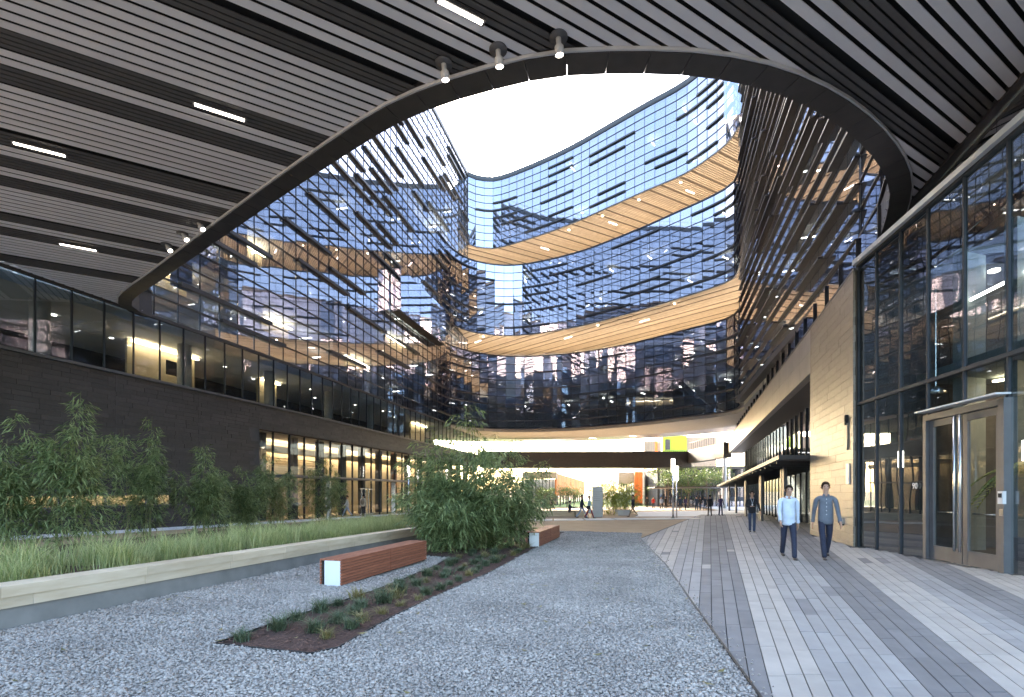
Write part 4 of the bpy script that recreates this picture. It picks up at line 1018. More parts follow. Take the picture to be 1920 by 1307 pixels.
def blades(n, posf, hf, wf, lean, seedv, mat, name, parent=None):
    r = np.random.default_rng(seedv); P = posf(r, n); n = len(P)
    h = hf(r, n)*(.62+.75*np.abs(np.sin(2.9*P[:, 1]+1.7*P[:, 0])*np.cos(4.3*P[:, 0]-1.9*P[:, 1]))) if n > 2000 else hf(r, n); w = wf(r, n); az = r.uniform(0, 6.283, n); le = r.uniform(lean[0], lean[1], n)*h
    dx, dy = np.cos(az), np.sin(az); sx, sy = -np.sin(az+r.normal(0, .4, n)), np.cos(az)
    V = np.zeros((n, 6, 3)); lv = ((0, 0, 1.0), (.55, .32, .8), (1.0, 1.0, .12))
    for i, (t, o, ww) in enumerate(lv):
        cx = P[:, 0]+dx*le*o; cy_ = P[:, 1]+dy*le*o; cz = P[:, 2]+h*(t-.25*o*le/h*t)
        V[:, 2*i] = np.stack([cx-sx*w*ww, cy_-sy*w*ww, cz], 1); V[:, 2*i+1] = np.stack([cx+sx*w*ww, cy_+sy*w*ww, cz], 1)
    b = (np.arange(n)*6)[:, None]
    F = np.concatenate([b+np.array([[0, 1, 3, 2]]), b+np.array([[2, 3, 5, 4]])], 0)
    return bulk(name, V.reshape(-1, 3), F, mat, parent)
def planter_pos(r, n):
    nc = 420; cy_ = r.uniform(1.6, 17.4, nc); co_ = r.uniform(.5, 1.95, nc); i = r.integers(0, nc, n)
    y = cy_[i]+r.normal(0, .07, n); o = np.clip(co_[i]+r.normal(0, .07, n), .42, 2.0)
    return np.stack([-6.52+.216*y-o, y, -.0162*y+.39], 1)
g = blades(26000, planter_pos, lambda r, n: r.uniform(.17, .52, n), lambda r, n: r.uniform(.0025, .0055, n), (.15, .95), 3, 'grass_blade', 'ornamental_grass')
tag(g, 'feathery green and straw ornamental grass filling the stone planter', 'grass', kind='stuff')
def bed_pos(r, n):
    nc = 160; cy_ = r.uniform(16, 33, nc); i = r.integers(0, nc, n); cx = r.uniform(-9.5, -4.5, nc)+(cy_-16)*.02
    y = cy_[i]+r.normal(0, .12, n); x = cx[i]+r.normal(0, .12, n); return np.stack([x, y, -.0162*y+.02], 1)
g = blades(9000, bed_pos, lambda r, n: r.uniform(.25, .6, n), lambda r, n: r.uniform(.005, .01, n), (.15, .8), 5, 'grass_blade', 'meadow_grass')
tag(g, 'soft green grass strip behind the planter towards the lit entrance', 'grass', kind='stuff')

# edging round the mulch strip
MBD = MULCH+[MULCH[0]]
for a, b in zip(MBD, MBD[1:]):
    e = MB().beam((a[0], a[1], gz(a[1])+.004), (b[0], b[1], gz(b[1])+.004), .014, .05).build('bed_edging', 'edging_black'); e.parent = bpy.data.objects['mulch_bed']
# mulch chips
def chips():
    N = 22000; X = rng.uniform(-3, 2.3, N); Y = rng.uniform(4.3, 20, N)**1.0; k = inpoly(MULCH, X, Y); X, Y = X[k], Y[k]; N = len(X)
    a = rng.uniform(0, 6.28, N); L = rng.uniform(.012, .035, N); Wd = rng.uniform(.004, .010, N); tl = rng.normal(0, .35, N)
    c, s = np.cos(a), np.sin(a); Z = -.0162*Y+.018+rng.uniform(0, .012, N)
    V = np.zeros((N, 4, 3))
    for i, (p, q) in enumerate(((-1, -1), (1, -1), (1, 1), (-1, 1))):
        V[:, i, 0] = X+c*L*p-s*Wd*q; V[:, i, 1] = Y+s*L*p+c*Wd*q; V[:, i, 2] = Z+p*tl*L*.5
    o = bulk('bark_mulch', V.reshape(-1, 3), np.arange(N*4).reshape(N, 4), 'mulch_chip'); tag(o, 'dark red brown bark mulch covering the planting strip', 'mulch', kind='stuff')
chips()
# low tufts in the mulch strip
def tuft_mesh(seedv, mat, n=150):
    r = np.random.default_rng(seedv); ob = blades(n, lambda r, n: np.stack([r.normal(0, .035, n), r.normal(0, .035, n), np.zeros(n)], 1), lambda r, n: r.uniform(.08, .19, n), lambda r, n: r.uniform(.003, .006, n), (.5, 1.5), seedv, mat, 'tuft')
    me = ob.data; bpy.data.objects.remove(ob); return me
TM = [tuft_mesh(50+i, 'tuft_green') for i in range(4)]; TD = [tuft_mesh(60+i, 'tuft_dry', 90) for i in range(2)]
ORD = lambda n: '%d%s' % (n+1, {1: 'st', 2: 'nd', 3: 'rd'}.get((n+1) % 10 if (n+1) not in (11, 12, 13) else 0, 'th'))
for row in range(31):
    yy = 4.92+row*.36*(1+row*.010)
    for c3 in range(3):
        f = (.14, .48, .82)[c3]+random.uniform(-.08, .08); y = yy+(c3 % 2)*.2+random.uniform(-.1, .1)
        xr = float(np.interp(y, (4.6, 7.08, 9.3, 14.4, 16.4), (-1.66, -1.13, -.47, .70, 1.05))); xl = float(np.interp(y, (4.72, 5.6, 7.45, 10.3, 12, 16.4), (-2.80, -2.58, -2.04, -1.52, -1.3, -.6)))
        if y > 16 or random.random() < .06: continue
        x = xl+(xr-xl)*f
        dry = random.random() < .24
        o = link('grass_tuft', random.choice(TD if dry else TM)); s = random.uniform(.65, 1.3); o.location = (x, y, gz(y)+.012); o.scale = (s, s, s); o.rotation_euler = (0, 0, random.uniform(0, 6.28))
        tag(o, '%s grass tuft, %s file of mulch strip, %s from near tip' % ('dry straw coloured' if dry else 'low dark green', ('left', 'middle', 'right')[c3], ORD(row)), 'grass tuft', 'tufts in the mulch strip')

def bench(x, y, rz, label):
    b = local_thing('slatted_bench', label, 'bench', (x, y, gz(y)), rz)      # local: length along +y, front corner at origin
    L, Wd, H = 3.15, .40, .44; half = L/2
    for k in range(2):
        y0, y1 = k*half+.006, (k+1)*half-.006
        for i in range(8):
            z = .03+i*.0485
            for xx in (.0, Wd-.022): piece('side_slat', 'bench_wood', (xx+.011, (y0+y1)/2, z+.021), (.022, y1-y0, .0385), 0, b)
        for i in range(9):
            xx = .0+i*.0446; piece('seat_slat', 'bench_wood', (xx+.021, (y0+y1)/2, H-.011), (.0375, y1-y0, .026), 0, b)
    piece('core', 'backing_black', (Wd/2, half, .21), (Wd-.06, L-.06, .40), 0, b)
    for yy in (.012, L-.012): piece('end_panel', 'white_panel', (Wd/2+.035, yy, .215), (Wd-.115, .02, .40), 0, b)
    return b
bench(-3.10, 7.95, -math.atan(.275), 'nearer reddish slatted timber bench with a white end panel on the gravel')
bench(.42, 14.5, -math.atan(.29), 'farther reddish slatted timber bench beyond the big bamboo clump')

# ---------------------------------------------------------- bamboo
def bamboo(x, y, h, spread, nculm, nleaf, label, seedv, leaf=(.16, .022), mat='bamboo_leaf', base=None, group=None, prof=None, z0=0.0, name='bamboo', wide=0.0):
    r = np.random.default_rng(seedv); z = gz(y)+z0 if base is None else base
    t = thing(name, label, 'bamboo', (x, y, z), group); cm = MB(); tips = []
    for k in range(nculm):
        a = r.uniform(0, 6.283); rr = spread*.35*math.sqrt(r.uniform()); bx, by = x+rr*math.cos(a), y+rr*math.sin(a)
        hh = h*(r.uniform(.55-.2*wide, .92) if k else 1.0); lean = spread*r.uniform(.1, .75+.35*wide) if k else spread*.12; la = a+r.normal(0, .5)
        pts = [Vector((bx+math.cos(la)*lean*(q**1.8), by+math.sin(la)*lean*(q**1.8), z+hh*q*(1-.12*q*q*lean/spread))) for q in np.linspace(0, 1, 7)]
        cm.tube(pts, [.013*(1-.75*q) for q in np.linspace(0, 1, 7)], 5); tips.append(pts)
    cm.build('culms', 'culm', t)
    # leaf sprays along the upper culms
    C = np.array([[list(p) for p in pts] for pts in tips]); nsp = nleaf//9
    ci = r.integers(0, nculm, nsp); q = r.beta(2.0, 1.25, nsp)*5.8+.12; q = np.clip(q, .3, 5.99); i0 = q.astype(int); f = (q-i0)[:, None]
    B = C[ci, i0]*(1-f)+C[ci, i0+1]*f
    frac = q/6; wid = (prof(frac) if prof else (.35+1.1*frac*(1-frac)*2.0))*spread*.42
    a = r.uniform(0, 6.283, nsp); rad = np.sqrt(r.uniform(0, 1, nsp))*wid
    B = B+np.stack([np.cos(a)*rad, np.sin(a)*rad, r.normal(-.05, .10, nsp)], 1)
    nL = 9; S = np.repeat(B, nL, 0); N = len(S); S = S+r.normal(0, .055, (N, 3)); az = np.repeat(a, nL)+r.normal(0, .75, N)
    L = leaf[0]*r.uniform(.6, 1.35, N); Wd = leaf[1]*r.uniform(.7, 1.3, N); dr = r.uniform(-1.1, .25, N)
    d = np.stack([np.cos(az)*np.cos(dr), np.sin(az)*np.cos(dr), np.sin(dr)], 1); s = np.cross(d, np.stack([r.normal(0, .5, N), r.normal(0, .5, N), np.ones(N)], 1)); s /= np.linalg.norm(s, axis=1)[:, None]
    V = np.stack([S, S+d*(L*.42)[:, None]+s*(Wd*.5)[:, None], S+d*L[:, None]+np.array([0, 0, -1.])*(L*.15)[:, None], S+d*(L*.42)[:, None]-s*(Wd*.5)[:, None]], 1)
    V[..., 2] = np.maximum(V[..., 2], z+.02)
    bulk('foliage', V.reshape(-1, 3), np.arange(N*4).reshape(N, 4), mat, t)
    return t
rowb = [(20, 12.6, 2.9, 1.15, 'bamboo clump cut by the left edge of the picture'),
        (130, 13.2, 4.3, 1.25, 'tallest bamboo of the row, with a feathery tip against the dark brick'),
        (262, 17.0, 4.35, 1.05, 'slender bamboo with one bare shoot, second tall clump from the left'),
        (380, 18.8, 3.6, 1.25, 'rounded bamboo clump in front of the brick, left of the entrance glazing'),
        (455, 21.5, 2.9, 1.2, 'low bushy bamboo directly left of the entrance opening'),
        (525, 24.5, 3.9, 1.4, 'bamboo clump in front of the left end of the entrance glazing'),
        (602, 28.5, 4.0, 1.6, 'last bamboo of the row, nearest the two people at the entrance')]
for i, (u, Y, h, sp, lab) in enumerate(rowb):
    bamboo((u-960)/926*Y, Y, h, sp, 10, 5200, lab, 100+i, (.21, .030), prof=(lambda f: (.25+1.25*np.clip(1-f, 0, 1)**.8)*np.where(f < .12, .6, 1)), z0=.03, group='bamboo row along the wall')
for i, (x, y, h, sp, n, lab) in enumerate(((-1.7, 13.3, 3.3, 1.5, 12000, 'dense leafy bamboo on the left of the central clump'), (-.85, 13.9, 4.05, 1.65, 17000, 'largest dark green bamboo in the middle of the mulch strip'), (-.3, 14.7, 3.3, 1.3, 9000, 'bamboo on the right of the central clump behind the second bench'))):
    bamboo(x, y, h, sp, 16, n, lab, 130+i, (.19, .027), z0=.02, prof=lambda f: .55+.35*np.sin(np.clip(f, 0, 1)*3.0), wide=1.0, group='central bamboo clump')

# ---------------------------------------------------------- lamp posts
def lamp(u, Y, H, label, double=False, w=.20):
    x = (u-960)/926*Y; t = local_thing('lamp_post', label, 'lamp post', (x, Y, gz(Y)), 0, 'slim lit lamp posts')
    for k, (dx, dz) in enumerate(((0, 0), (.26, -.55)) if double else ((0, 0),)):
        MB().tube([(dx, 0, 0), (dx, 0, H-1.0+dz)], .075 if k == 0 else .055, 12).build('pole', 'steel_bright', t, True)
        MB().box((dx, 0, H-.5+dz), (w, w, 1.0)).build('lantern', 'lamp_white', t)
        MB().box((dx, 0, H+.015+dz), (w+.02, w+.02, .03)).build('cap', 'steel_grey', t)
    MB().tube([(0, 0, 0), (0, 0, .06)], .16, 14).build('base', 'steel_grey', t, True)
lamp(1262, 36, 4.35, 'tall double lamp post with two glowing lanterns at the paving corner', True)
lamp(766, 46, 4.5, 'slim lamp post with glowing head just left of the big bamboo')
lamp(838, 57, 4.8, 'slim lamp post with glowing head showing through the bamboo leaves')

# ================================================================== PEOPLE
def cloth(name, c, rough=.8):
    if name not in M: surf(name, tuple(x*.8 for x in c), tuple(min(1, x*1.12) for x in c), rough, ns=6, bs_=9 if rough > .7 else None, bstr=.6, bdist=.03)
    return name
cloth('skin', (.50, .30, .21), .55); surf('hair', (.012, .009, .007), (.03, .022, .016), .8, ns=90, spec=.1); surf('beard_hair', (.02, .012, .008), (.045, .028, .018), .8, ns=90, spec=.1); cloth('shoe', (.05, .035, .028), .5)
def skin_mesh(name, verts, edges, mat, parent, sub_lv=1, root=0):
    me = bpy.data.meshes.new(name); me.from_pydata([v[0] for v in verts], edges, []); me.update(); me.materials.append(M[mat])
    o = link(name, me, parent)
    md = o.modifiers.new('skin', 'SKIN'); md.use_smooth_shade = True; md.branch_smoothing = .4
    sv = me.skin_vertices[0].data if me.skin_vertices else None
    if sv is None:
        bm = bmesh.new(); bm.from_mesh(me); bm.verts.layers.skin.verify(); bm.to_mesh(me); bm.free(); sv = me.skin_vertices[0].data
    for i, (p, r) in enumerate(verts):
        sv[i].radius = r if isinstance(r, tuple) else (r, r); sv[i].use_root = (i == root)
    s = o.modifiers.new('sub', 'SUBSURF'); s.levels = sub_lv; s.render_levels = sub_lv
    return o
def person(x, y, face, label, top, legs, hair='hair', h=1.78, stride=.25, arms=((0, .12), (0, .12)), detail=False, headtilt=0.0, seated=False, top_long=0.0, group=None, extra=None, z=None, skin='skin'):
    """face: heading angle, 0 looks towards -y. arms: (forward swing, outward) for left and right, elbow bend optional third"""
    t = local_thing('person', label, 'person', (x, y, gz(y) if z is None else z), face, group); k = h/1.78; S = lambda p: tuple(q*k for q in p)
    hipz = .93 if not seated else .50
    def leg(s, ph):       # ph>0 forward (-y)
        hip = Vector((.085*s, 0, hipz))
        if seated: knee = Vector((.12*s, -.42, .50)); ank = Vector((.12*s, -.46+ph*.1, .09))
        else:
            knee = hip+Vector((-.005*s, -.44*math.sin(ph)-(.05 if ph < 0 else .03), -.44*math.cos(ph))); a2 = ph*.9 if ph > 0 else ph*1.55
            ank = knee+Vector((-.012*s, -.41*math.sin(a2), -.41*math.cos(a2)))
        return hip, knee, ank
    L = [leg(1, stride), leg(-1, -stride)]
    low = min(q[2].z for q in L); 
    if not seated:
        dz = .085-low; L = [tuple(p+Vector((0, 0, dz)) for p in q) for q in L]; hipz += dz
    up = hipz-.93
    hd = Vector((0, -math.sin(headtilt)*.11, -abs(math.sin(headtilt))*.035))
    W3 = lambda p: Vector((p[0], p[1], p[2]+up))
    sh = [W3((.178, 0, 1.392)), W3((-.178, 0, 1.392))]
    def arm(i):
        s = 1 if i == 0 else -1; sw, ou = arms[i][0], arms[i][1]; bend = arms[i][2] if len(arms[i]) > 2 else .25
        e = sh[i]+Vector((s*math.sin(ou)*.29, -math.sin(sw)*.29, -math.cos(sw)*math.cos(ou)*.29)); fa = sw+bend
        inw = arms[i][3] if len(arms[i]) > 3 else ou*.4
        w = e+Vector((s*math.sin(inw)*.255, -math.sin(fa)*.255, -math.cos(fa)*math.cos(inw)*.255)); d = (w-e).normalized()
        return e, w, d
    AR = [arm(0), arm(1)]
    # body: torso, neck, head, arms, legs in one skinned surface
    V, E = [], []
    def add(p, r, j=None):
        V.append((S(p), r*k if not isinstance(r, tuple) else (r[0]*k, r[1]*k))); i = len(V)-1
        if j is not None: E.append((j, i))
        return i
    pel = add((0, 0, hipz+.02), (.085, .065)); ch = add(W3((0, .0, 1.25)), (.095, .075), pel); tp = add(W3((0, .005, 1.43)), (.07, .06), ch)
    nk = add(W3((0, -.005, 1.50))+hd*.3, .052, tp); jaw = add(W3((0, -.025, 1.57))+hd*.8, (.072, .078), nk); hm = add(W3((0, -.012, 1.65))+hd, (.088, .102), jaw); ht = add(W3((0, .0, 1.735))+hd, (.058, .07), hm)
    if detail: 
        ns = add(W3((0, -.125, 1.625))+hd, .013, hm)
    for i in range(2):
        e, w, d = AR[i]; a0 = add(sh[i], .05, tp); a1 = add(e, .040, a0); a2 = add(w, .027, a1); a3 = add(w+d*.07, (.034, .020), a2)
        if detail:
            s = 1 if i == 0 else -1; sidev = Vector((0, -1, 0)); 
            for f, (o_, ln) in enumerate(((-.03, .070), (-.010, .082), (.010, .078), (.028, .062))):
                b = w+d*.095+sidev*o_; m1 = add(b, .0095, a3); m2 = add(b+d*ln*.55+Vector((-s*.006, 0, 0)), .0088, m1); add(b+d*ln+Vector((-s*.022, 0, 0)), .0075, m2)
            b = w+d*.03+sidev*(.038); m1 = add(b, .011, a2); add(b+d*.045+sidev*.018, .009, m1)
        else: add(w+d*.15, (.022, .012), a3)
    for i in range(2):
        hip, kn, an = L[i]; b0 = add(hip, .055, pel); b1 = add(kn, .045, b0); b2 = add(an, .038, b1)
    skin_mesh('body', V, E, skin, t)
    # top garment
    V, E = [], []; lo = hipz-.13-top_long
    a = add((0, 0, lo), (.172+.03*bool(top_long), .132)); a = add((0, 0, lo+.06), (.168, .128), a); 
    if top_long: a = add((0, 0, hipz+.05), (.165, .122), a)
    b = add(W3((0, 0, 1.10)), (.160, .122), a); c = add(W3((0, 0, 1.30)), (.182, .132), b); d_ = add(W3((0, .005, 1.42)), (.130, .095), c); add(W3((0, -.003, 1.478)), (.076, .070), d_)
    for i in range(2):
        e, w, d = AR[i]; a0 = add(sh[i]+Vector((0, 0, -.005)), .061, d_); a1 = add(e, .047, a0); add(w-d*(.02), .038, a1)
    skin_mesh('shirt', V, E, top, t)
    V, E = [], []
    a = add((0, 0, hipz+.10), (.138, .108)); b = add((0, 0, hipz-.01), (.146, .112), a)
    for i in range(2):
        hip, kn, an = L[i]; h0 = add(hip+Vector((0, 0, -.07)), .088, b); h1 = add((hip+kn)/2, .078, h0); k1 = add(kn, .063, h1); k2 = add((kn+an)/2, .060, k1); k3 = add(an+Vector((0, .005, .03)), .056, k2); add(an+Vector((0, .005, -.035)), .056, k3)
    skin_mesh('trousers', V, E, legs, t)
    for i in range(2):
        an = L[i][2]; V, E = [], []
        a = add(an+Vector((0, .045, -.045)), (.036, .036)); b = add(an+Vector((0, -.05, -.048)), (.042, .036), a); add(an+Vector((0, -.175, -.058)), (.042, .026), b)
        skin_mesh('shoe', V, E, 'shoe', t)
    # hair cap
    bm = bmesh.new(); bmesh.ops.create_uvsphere(bm, u_segments=20, v_segments=14, radius=1.0)
    hr = random.Random(int(abs(x)*1000)); cc = W3((0, .008, 1.664))+hd
    kill = [f for f in bm.faces if (lambda c: c.z < (.52 if c.y < -.45 else (.05 if c.y < .25 else -.55)))(f.calc_center_median())]
    bmesh.ops.delete(bm, geom=kill, context='FACES')
    for v in bm.verts:
        q = 1+hr.uniform(-.035, .05)+(.06 if v.co.z > .6 else 0)
        v.co = (Vector((v.co.x*.0865*q, v.co.y*.103*q, v.co.z*.104*q))+cc)*k
    me = bpy.data.meshes.new('hair'); bm.to_mesh(me); bm.free(); me.materials.append(M[hair]); [setattr(p_, 'use_smooth', True) for p_ in me.polygons]; link('hair', me, t)
    if detail:
        for s in (-1, 1):
            e = W3((.030*s, -.098, 1.66))+hd*1.0; MB().tube([S(e+Vector((0, -.006, 0))), S(e+Vector((0, .006, 0)))], .009, 8).build('eye', 'backing_black', t)
            q = W3((.078*s, .0, 1.64))+hd; MB().tube([S(q+Vector((0, 0, -.03))), S(q+Vector((.012*s, .008, .005))), S(q+Vector((.004*s, 0, .03)))], [.008, .013, .008], 6).build('ear', skin, t, True)
        q = W3((0, -.090, 1.583))+hd*.85; MB().tube([S(q+Vector((-.024, .006, 0))), S(q), S(q+Vector((.024, .006, 0)))], [.003, .006, .003], 6).build('mouth', 'lip', t)
    if extra: extra(t, k, W3, hipz, AR)
    return t
cloth('lip', (.35, .15, .12))
cloth('shirt_blue', (.56, .63, .74)); cloth('navy', (.018, .022, .045)); cloth('grey_shirt', (.13, .145, .175)); cloth('denim', (.045, .07, .13)); cloth('black_wool', (.018, .02, .025))
cloth('purple_shirt', (.09, .06, .14)); cloth('suit_black', (.013, .013, .015)); cloth('red_top', (.55, .04, .03)); cloth('coat_blue', (.42, .55, .62)); cloth('red_legs', (.30, .04, .05)); cloth('pale', (.55, .55, .55)); cloth('pale_blue', (.32, .40, .55)); cloth('cream', (.6, .52, .4)); cloth('khaki', (.24, .19, .13)); cloth('beard_hair', (.05, .028, .018)); cloth('blue_suit', (.03, .05, .09))
PXY = lambda u, v: ((u-960)/926*(1296/(v-936)), 1296/(v-936))
def buttons(t, k, W3, hipz, AR):
    for i in range(5):
        p = W3((0, -.122, 1.38-i*.085)); MB().tube([tuple(q*k for q in p), tuple(q*k for q in (p+Vector((0, -.006, 0))))], .009, 8).build('button', 'trim_white', t)
def collar(mat):
    def f(t, k, W3, hipz, AR):
        for s in (-1, 1):
            MB().hexa([tuple(q*k for q in W3(p)) for p in ((.010*s, -.078, 1.47), (.055*s, -.05, 1.50), (.055*s, -.062, 1.50), (.010*s, -.092, 1.47), (.045*s, -.098, 1.435), (.07*s, -.07, 1.46), (.07*s, -.08, 1.46), (.045*s, -.11, 1.435))]).build('collar', mat, t)
        for (e, w, d) in AR:
            MB().tube([tuple(q*k for q in w-d*.06), tuple(q*k for q in w+d*.005)], [.043*k, .041*k], 12, False).build('cuff', mat, t, True)
        if mat == 'grey_shirt': buttons(t, k, W3, hipz, AR)
    return f
def lanyard(t, k, W3, hipz, AR):
    for s in (-1, 1): MB().tube([tuple(q*k for q in W3(p)) for p in ((.06*s, -.04, 1.49), (.05*s, -.125, 1.40), (0, -.132, 1.22))], .006, 5).build('lanyard', 'shirt_blue', t)
    MB().box(tuple(q*k for q in W3((0, -.136, 1.18))), (.055, .006, .08)).build('badge', 'trim_white', t)
x, y = PXY(1478, 1048); person(x, y, -.32, 'man in untucked pale blue shirt and navy trousers walking with head bowed', 'shirt_blue', 'navy', h=1.81, stride=.34, arms=((-.35, .10, .25, .05), (.35, .08, .35, .02)), detail=True, headtilt=.8, extra=collar('shirt_blue'))
x, y = PXY(1548, 1048); person(x, y, -.42, 'bearded man in grey button shirt and dark jeans walking beside the brick pier', 'grey_shirt', 'navy', hair='beard_hair', h=1.87, stride=-.36, arms=((.22, .15, .25, .10), (-.3, .12, .2, .08)), detail=True, headtilt=-.05, extra=collar('grey_shirt'))
x, y = PXY(1410, 998); person(x, y, -.35, 'man in black sweater and blue jeans with lanyard, hand at his waist', 'black_wool', 'denim', h=1.76, stride=.12, arms=((-.1, .30, .1, .25), (.15, .2, 1.45, -.75)), detail=True, extra=lanyard)
def paper(t, k, W3, hipz, AR): MB().box(tuple(AR[0][1]*k+Vector((0, -.05, -.1))), (.20, .02, .28), .3).build('paper', 'trim_white', t)
def bag(t, k, W3, hipz, AR): MB().tube([W3((0, .13, 1.02)), W3((0, .2, 1.1)), W3((0, .2, 1.3)), W3((0, .13, 1.42))], [.10, .15, .15, .09], 10).build('backpack', 'khaki', t, True)
def handbag(t, k, W3, hipz, AR): MB().box(tuple(W3((-.28, .05, .85))), (.10, .28, .24)).build('handbag', 'black_wool', t)
far = [(1331, 968, math.pi, 'person in black suit seen from behind, walking away beyond the man with lanyard', 'suit_black', 'suit_black', .2, None, 0, 1.78),
       (1351, 967, .1, 'person in purple shirt holding a white paper by the walkway', 'purple_shirt', 'navy', .15, paper, 0, 1.78),
       (1275, 957, 0, 'left of two people in dark jackets just right of the double lamp post', 'blue_suit', 'navy', .15, None, .1, 1.76),
       (1285, 957, .2, 'right of two people in dark jackets just right of the double lamp post', 'purple_shirt', 'navy', -.15, None, .1, 1.78),
       (1306, 957, math.pi, 'leftmost of three dark clad people walking away under the awning', 'blue_suit', 'blue_suit', .2, None, 0, 1.78),
       (1313, 957, math.pi, 'middle of three dark clad people walking away under the awning', 'suit_black', 'blue_suit', -.2, None, 0, 1.75),
       (1322, 957, math.pi, 'rightmost of three dark clad people walking away under the awning', 'blue_suit', 'blue_suit', .2, None, 0, 1.78),
       (1240, 955, .3, 'person in grey top left of the double lamp post, next to a black coat', 'pale_blue', 'suit_black', .15, None, 0, 1.74),
       (1248, 955, math.pi, 'person in long black coat left of the double lamp post', 'suit_black', 'suit_black', .1, None, .25, 1.78),
       (1213, 953, 0, 'small far person in dark clothes before the striped tan wall', 'suit_black', 'suit_black', .15, None, 0, 1.76),
       (1225, 954, 0, 'small far person in bright red top before the striped tan wall', 'red_top', 'suit_black', .15, None, 0, 1.78),
       (1091, 972, 1.35, 'person in dark blue top and grey trousers striding left of the white pylon', 'navy', 'pale_blue', .42, None, 0, 1.78),
       (1105, 972, 1.35, 'person in light blue coat and red trousers beside the white pylon', 'coat_blue', 'red_legs', .36, handbag, .35, 1.70),
       (1187, 969, -1.3, 'striding person in dark top right of the yellow green bamboo', 'suit_black', 'khaki', .45, None, 0, 1.80),
       (1035, 955, 1.2, 'far walker in dark clothes on the lawn edge, right of another', 'suit_black', 'suit_black', .4, None, 0, 1.76),
       (1021, 955, 1.2, 'far walker in dark clothes half hidden by the central bamboo', 'blue_suit', 'navy', .4, None, 0, 1.76),
       (651, 969, -1.3, 'walking person in pale clothes at the lit entrance on the left', 'pale', 'pale_blue', .4, None, 0, 1.76),
       (681, 969, math.pi, 'person in cream shirt with brown backpack facing the lit entrance', 'cream', 'suit_black', .1, bag, 0, 1.80)]
for (u, v, fc, lab, top, legs, st, ex, tl, hh) in far:
    x, y = PXY(u, v); person(x, y, fc, lab, top, legs, h=hh, stride=st, arms=((st*.8, .15, .3), (-st*.8, .15, .3)), extra=ex, top_long=tl)
x, y = PXY(1062, 970); x += .25
person(x, y, 1.5, 'seated person in dark jacket and tan trousers reading on the low timber ledge', 'navy', 'khaki', h=1.75, arms=((.7, .1, .9), (.7, .1, .9)), headtilt=.5, seated=True)

# ================================================================== BACKGROUND BEYOND THE PASSAGE
def at(u, Y): return (u-960)/926*Y
# timber ledge with planting (the seat)
sx, sy = PXY(1062, 970)
LG = thing('timber_ledge', 'low pale timber ledge along the lawn, where someone sits', 'bench', (sx, sy+.8, gz(sy)))
for i in range(4): MB().prism([(-2.5, 38.3+i*.12), (5.9, 40.4+i*.12), (5.9, 40.5+i*.12), (-2.5, 38.4+i*.12)], -1, gz(39)+.46).build('plank', 'stone_cap', LG)
# white information pylon
Yp = 38.0; xp = at(1120, Yp)
PY_ = local_thing('information_pylon', 'tall white information pylon standing beside the yellow green bamboo', 'sign', (xp, Yp, gz(Yp)), .1)
MB().box((0, 0, 1.2), (.80, .16, 2.34)).build('panel', 'white_panel', PY_)
MB().box((0, 0, .02), (.74, .12, .05)).build('plinth', 'steel_grey', PY_)
for i in range(5): MB().box((-.08, -.083, 1.95-i*.16), (.5, .006, .012)).build('printed_line', 'steel_grey', PY_)
MB().box((.27, -.083, 2.0), (.10, .006, .03)).build('printed_mark', 'backing_black', PY_)
# yellow green bamboo in a white trough
Yb = 44.0; xb = at(1161, Yb)
TRo = local_thing('planter_trough', 'white trough under the yellow green bamboo', 'planter', (xb, Yb-1.2, gz(Yb)), .15)
MB().box((0, 0, .25), (1.05, .7, .5)).build('trough', 'white_panel', TRo); MB().box((0, 0, .502), (.95, .6, .02)).build('soil', 'mulch', TRo)
bamboo(at(1150, Yb), Yb, 3.4, 2.3, 16, 9000, 'bright yellow green bamboo standing beyond the passage', 140, (.20, .03), 'bamboo_yellow', prof=lambda f: .9+.4*np.sin(np.clip(f, 0, 1)*3))
bamboo(at(1175, Yb+2), Yb+2, 3.3, 1.9, 10, 4000, 'darker bamboo directly right of the yellow green one', 141, (.2, .03), 'bamboo_leaf')
# buildings
def clad_wall(parent, a, b, z0, z1a, z1b, mat, n, t=.25):
    a, b = Vector(a), Vector(b); d = (b-a); nrm = Vector((d.y, -d.x)).normalized()
    for i in range(n):
        p, q = a+d*(i/n+.002), a+d*((i+1)/n-.002); za = z1a+(z1b-z1a)*i/n; zb_ = z1a+(z1b-z1a)*(i+1)/n; o = random.uniform(0, .03)
        MB().hexa([(p.x+nrm.x*o, p.y+nrm.y*o, z0), (q.x+nrm.x*o, q.y+nrm.y*o, z0), (q.x-nrm.x*t, q.y-nrm.y*t, z0), (p.x-nrm.x*t, p.y-nrm.y*t, z0),
                   (p.x+nrm.x*o, p.y+nrm.y*o, za), (q.x+nrm.x*o, q.y+nrm.y*o, zb_), (q.x-nrm.x*t, q.y-nrm.y*t, zb_), (p.x-nrm.x*t, p.y-nrm.y*t, za)]).build('cladding_board', mat, parent)
def window_wall(parent, a, b, z0, z1, n, name='window'):
    a, b = Vector(a), Vector(b); d = b-a; nrm = Vector((d.y, -d.x)).normalized()
    for i in range(n):
        p, q = a+d*(i/n+.006), a+d*((i+1)/n-.006)
        MB().hexa([(p.x, p.y, z0), (q.x, q.y, z0), (q.x-nrm.x*.05, q.y-nrm.y*.05, z0), (p.x-nrm.x*.05, p.y-nrm.y*.05, z0), (p.x, p.y, z1), (q.x, q.y, z1), (q.x-nrm.x*.05, q.y-nrm.y*.05, z1), (p.x-nrm.x*.05, p.y-nrm.y*.05, z1)]).build(name, 'facade_glass', parent)
        c = a+d*(i/n); MB().box((c.x+nrm.x*.05, c.y+nrm.y*.05, (z0+z1)/2), (.12, .12, z1-z0), math.atan2(d.y, d.x)).build('mullion', 'mullion', parent)
